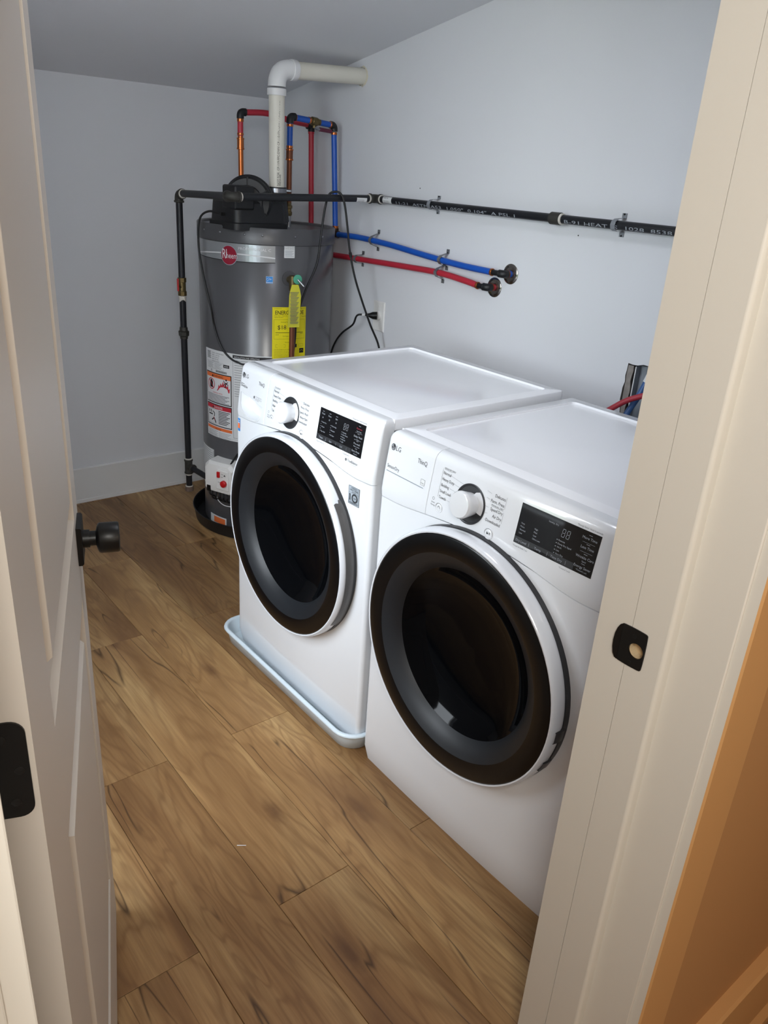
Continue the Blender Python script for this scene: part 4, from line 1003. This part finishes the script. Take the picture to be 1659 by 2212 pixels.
# tee on the wall (runs y, branch x)
def collar(b, c0, d, r=.0195, l=.008): b.cyl(Vector(c0)-Vector(d)*l/2, Vector(c0)+Vector(d)*l/2, r, 20, .0015)
t = MB(); t.cyl((GX, TY-.030, GZ), (GX, TY+.018, GZ), .0168, 20, .002); t.cyl((GX, TY, GZ), (GX-.030, TY, GZ), .0168, 20, .002)
collar(t, (GX, TY-.030, GZ), (0, 1, 0)); collar(t, (GX-.030, TY, GZ), (1, 0, 0))
t.build('tee', MFIT, gas)
ringc((GX, TY-.037, GZ), (0, 1, 0), .0165, .006, 'sealant_ring', MTEFL, gas); ringc((GX-.037, TY, GZ), (1, 0, 0), .0165, .006, 'sealant_ring', MTEFL, gas)
def gelbow(c0, a, b_):
    c0 = Vector(c0); e1 = (Vector(a)-c0).normalized(); e2 = (Vector(b_)-c0).normalized()
    P_ = arc_corner(c0+e1, c0, c0+e2, .022, 8)
    o = MB(); o.tube([P_[0]+e1*.006]+P_+[P_[-1]+e2*.006], .0168, 18)
    collar(o, c0+e1*.029, e1, .0200); collar(o, c0+e2*.029, e2, .0200)
    return o.build('elbow', MFIT, gas, smooth=45)
gelbow((.315, TY, GZ-.014), (1, TY, GZ-.014), (.315, 3, GZ-.014))
gelbow((G[0], GY1, zt3), (G[0], 2, zt3), (G[0], GY1, 1))
ringc((.352, TY, GZ-.0135), (1, 0, 0), .0160, .006, 'sealant_ring', MTEFL, gas); ringc((G[0], GY1-.035, zt3+.001), (0, 1, 0), .0168, .006, 'sealant_ring', MTEFL, gas)
# shutoff valve
sv = MB(); sv.cyl((G[0], G[1], 1.082), (G[0], G[1], 1.022), .0150, 20, .002); sv.cyl((G[0], G[1], 1.088), (G[0], G[1], 1.070), .0185, 8, .001); sv.cyl((G[0], G[1], 1.034), (G[0], G[1], 1.016), .0185, 8, .001)
sv.cyl((G[0], G[1], 1.052), (G[0]-.022, G[1]-.012, 1.052), .007, 12)
svo = sv.build('shutoff_valve', MBRASS, gas)
hnd = MB(); q0 = Vector((G[0]-.024, G[1]-.012, 1.052)); hnd.loft([[q0+Vector((a, b_, z)) for a, b_ in ((-.002, -.006), (-.002, .006), (.002, .006), (.002, -.006))] for z, in ((-.016,), (-.012,), (.022,), (.034,))], True, True, True)
hnd.build('valve_handle', MREDP, svo, bevel=.0015, label='red shutoff handle')
rg = MB(); rs = []
for i, (z, rad) in enumerate(((1.015, .0150), (1.010, .0156), (1.000, .0145), (.995, .0140))): rs.append([(G[0]+rad*math.cos(a), G[1]+rad*math.sin(a), z-(.005*math.sin(a*2.5) if i == 3 else 0)) for a in [2*PI*k/20 for k in range(20)]])
rg.loft(rs, True, True, True).build('thread_sealant', MTEFL, gas)
MB().lathe([(0, .0165), (.010, .0175), (.014, .0225), (.030, .0235), (.034, .018), (.044, .0175), (.048, .0165)], (G[0], G[1], .838), (0, 0, 1), 8).build('union', MFIT, gas)
t = MB(); t.cyl((G[0], G[1], .293), (G[0], G[1], .231), .0172, 20, .002); collar(t, (G[0], G[1], .291), (0, 0, 1)); collar(t, (G[0], G[1], .233), (0, 0, 1))
bd = (VP(-.078, .03, .216)-Vector((G[0], G[1], .262))).normalized()
t.cyl((G[0], G[1], .262), Vector((G[0], G[1], .262))+bd*.036, .0165, 20, .002); collar(t, Vector((G[0], G[1], .262))+bd*.034, bd); t.build('tee', MFIT, gas)
MB().cyl(Vector((G[0], G[1], .262))+bd*.03, VP(-.0790, .03, .216), .0125, 20).build('nipple', MIRON, gas)
ringc((G[0], G[1], .299), (0, 0, 1), .0160, .006, 'sealant_ring', MTEFL, gas); ringc((G[0], G[1], .224), (0, 0, 1), .0150, .006, 'sealant_ring', MTEFL, gas)
MB().lathe([(0, .012), (.003, .0185), (.022, .0190), (.025, .016)], (G[0], G[1], .142), (0, 0, 1), 20).build('end_cap', mat('smeared_cap', '#6E5C52', .7, .2, bump=.4, var=.5, vscale=90), gas)
ringc((G[0], G[1], .168), (0, 0, 1), .0165, .005, 'sealant_ring', MTEFL, gas)
# coupling, straps
MB().lathe([(0, .0168), (.002, .0192), (.040, .0192), (.042, .0168)], (GX, 1.085, GZ), (0, -1, 0), 22).build('coupling', MFIT, gas); ringc((GX, 1.040, GZ), (0, 1, 0), .0172, .008, 'sealant_ring', MTEFL, gas)
MPS = mat('grey_plastic_strap', '#7E8288', .45)
strap('pipe_strap', 1.665, GZ+.001, GX, GR+.001, gas, MPS, .032); strap('pipe_strap', .832, GZ, GX, GR+.001, gas, MPS, .034)
# stickers and lettering on the pipe
pa = math.radians(158)
def gp(y0):
    def fn(u, v, h):
        a = PI-.25-v/GR      # around the pipe, 0 = towards +x, PI = towards the room
        return (GX+(GR+h)*math.cos(-(a)), y0-u, GZ-(GR+h)*math.sin(-(a)) if False else GZ+(GR+h)*math.sin(a-0)*1.0)
    return fn
def gp2(y0):
    def fn(u, v, h):
        a = PI+.05-v/GR
        return (GX+(GR+h)*math.cos(a), y0-u, GZ+(GR+h)*math.sin(a))
    return fn
P = Print(gp2(1.86)); P.text('11-21  ASTM A53  1.050"  0.104"  A PSL 1', 0, -.0095, .0135, MPRW, .0016, sx=2.75); P.build('pipe_lettering', gas)
P = Print(gp2(1.02)); P.text('B-91 HEAT  S  1028  8538', 0, -.0095, .0135, MPRW, .0016, sx=2.7); P.build('pipe_lettering', gas)
def wrap(y0, y1):
    P = Print(gp2(y0)); L = y0-y1
    for k in range(6): P.rect(0, -.013+.0045*k, L, -.0085+.0045*k, MPAPER, .0005)
    P.text('MADE IN', .004, .006, .0075, MBLKP, .0009)
    for k in range(10): P.rect(.006+.0035*k, -.010, .008+.0035*k, -.002, MBLKP, .0009)
    P.build('pipe_sticker', gas)
wrap(1.945, 1.890)
def wrap2():
    P = Print(lambda u, v, h: (.865+u, TY+(GR+h)*math.cos(PI+.05-v/GR), GZ-.003+(GR+h)*math.sin(PI+.05-v/GR)))
    for k in range(6): P.rect(0, -.013+.0045*k, .050, -.0085+.0045*k, MPAPER, .0005)
    P.text('MADE IN', .004, .005, .0090, MBLKP, .0009)
    for k in range(9): P.rect(.006+.0035*k, -.010, .008+.0035*k, -.002, MBLKP, .0009)
    P.build('pipe_sticker', gas)
wrap2()
def camray(u, v, x):
    q = R_*((u-829.5)/FPX)+U_*(-(v-1106)/FPX)+f_; t_ = (x-CAMP.x)/q.x; return CAMP+q*t_
# ================================================================== OUTLET, CORDS, WALL BOX
ol = thing('wall_outlet', 'white wall outlet plate on the right wall behind the washer', 'outlet', (Wr, 1.982, .970))
ob = MB(); oy, oz = 1.982, .970
ob.loft([[(Wr-h, oy-a, oz-b_), (Wr-h, oy+a, oz-b_), (Wr-h, oy+a, oz+b_), (Wr-h, oy-a, oz+b_)] for h, a, b_ in ((.0002, .0375, .0625), (.003, .0375, .0625), (.006, .034, .059))], True, True, True); ob.build('cover_plate', MWPL, ol)
MB().lathe([(0, .0185), (.008, .0180), (.009, .016)], (Wr-.005, oy-.002, oz+.003), (-1, 0, 0), 28).build('receptacle', MWPL, ol)
for dz in (-.03, .045): MB().lathe([(0, .003), (.001, .0028)], (Wr-.006, oy, oz+dz), (-1, 0, 0), 10).build('screw', MWPL, ol)
pc = thing('power_cord', 'short black power cord plugged into the white wall outlet', 'cord', (Wr-.02, 1.98, .973))
MB().lathe([(0, .016), (.004, .0165), (.020, .0150), (.034, .0085), (.044, .0065)], (Wr-.014, oy-.002, oz+.003), (-.75, .66, .0), 14).build('plug', MBLK, pc)
pst = Vector((Wr-.014, oy-.002, oz+.003))+Vector((-.75, .66, 0)).normalized()*.042
MB().tube(curve([pst, pst+Vector((-.03, .03, -.004)), camray(762, 701, .935), camray(740, 718, .935), camray(726, 736, .94), camray(716, 760, .945), camray(708, 800, .95), (.952, 2.27, .60)], 8), .0042, 10).build('cable', MRUB, pc)
ringc(pst+Vector((-.012, .011, -.0005)), (-.75, .66, 0), .0055, .014, 'cord_tag', MPAPER, pc)
lc = thing('looped_cord', 'black cord draped over the gas pipe and hanging down behind the washer', 'cord', (.78, 2.1, GZ))
gy = TY; 
top = Vector((.705, TY, GZ+GR+.005))
lp = [(.60, 2.035, .78), (.612, 2.032, .88), (.618, 2.028, .98), (.652, 2.024, 1.08), (.700, 2.020, 1.18), (.716, 2.022, 1.26), (.728, 2.026, 1.34), (.738, 2.026, 1.40), (.752, 2.024, GZ+.006), (.768, 2.008, GZ+.0185), (.785, 1.990, GZ+.012), (.798, 1.980, 1.41), (.812, 1.975, 1.33), (.825, 1.970, 1.24), (.845, 1.955, 1.14), (.875, 1.94, 1.05), (.915, 1.925, .95), (.955, 1.91, .86), (.965, 1.90, .76), (.965, 1.90, .60)]
MB().tube(curve(lp, 8), .0044, 10).build('cable', MRUB, lc)
ringc((.828, 1.968, 1.225), (.2, -.1, -1), .0062, .02, 'cable_tie', MBLK, lc)
# recessed outlet box behind the dryer
bx = thing('laundry_outlet_box', 'grey supply box with hoses in a ragged wall cutout behind the dryer', 'outlet box', (Wr+.05, .65, .9))
q = MB(); XB = Wr+.034
q.box(XB-.004, XB, HY0-.0, HY1-.030, HZ0, HZ1-.004); q.box(Wr+.004, XB-.004, HY1-.031, HY1-.030, HZ0, HZ1-.004)
q.build('box_shell', MBOX, bx, smooth=0)
MB().box(Wr+.001, Wr+.004, HY1-.033, HY1-.030, HZ0, HZ1-.006).build('box_flange', MPAPER, bx)
te = MB(); rl_ = [(HZ0+(HZ1-.006-HZ0)*i/14, HY1-.016-random.uniform(0, .007)) for i in range(15)]
te.loft([[(Wr+.004, HY1-.001, z), (Wr+.010, HY1-.001, z), (Wr+.012, y, z), (Wr+.006, y, z)] for z, y in rl_], True, True, True); te.build('torn_edge', MGYP, bx)
MB().lathe([(0, .022), (.02, .022), (.024, .030), (.030, .030)], (Wr+.015, .625, HZ0+.035), (0, 0, 1), 20).build('drain_ring', MGRY, bx)
hs = thing('blue_supply_hose', 'blue supply hose with white crimp rising into the wall box', 'hose', (.96, .66, .9))
MB().tube(curve([(.93, .700, .60), (.94, .690, .78), (.95, .668, .88), (.980, .652, .95), (.996, .642, 1.000)], 8), .0095, 14).build('hose_tube', mat('dull_blue_hose', '#33588C', .45), hs)
MB().tube([(.995, .6425, .996), (1.000, .638, 1.018)], .0112, 16).build('crimp_sleeve', MPAPER, hs)
MB().tube(curve([(1.000, .638, 1.016), (1.004, .632, 1.028), (1.012, .620, 1.030), (1.022, .612, 1.018)], 6), .0065, 12).build('hose_end', MPAPER, hs)
h2 = thing('red_supply_hose', 'red supply hose curving up behind the dryer into the wall box', 'hose', (.93, .7, .88))
MB().tube(curve([(.90, .86, .62), (.90, .79, .78), (.905, .745, .862), (.915, .700, .906), (.935, .655, .945), (.965, .600, .975), (.995, .560+.03, .985)], 8), .0088, 14).build('hose_tube', mat('dull_red_hose', '#A32A38', .5), h2)
MB().lathe([(0, .0011), (.022, .0009)], (-.4526, .6052, .0013), (.0175, -.0123, 0), 6).build('wood_sliver', MPAPER, None, label='tiny pale splinter lying on the wooden floor', cat='debris', loc=(-.4526, .6052, 0))
for i, (y, z) in enumerate(((1.78, 1.49), (.995, 1.392))): MB().lathe([(0, .0022), (.001, .002)], (Wr, y, z), (-1, 0, 0), 8).build('nail_mark', MBLK, wr)
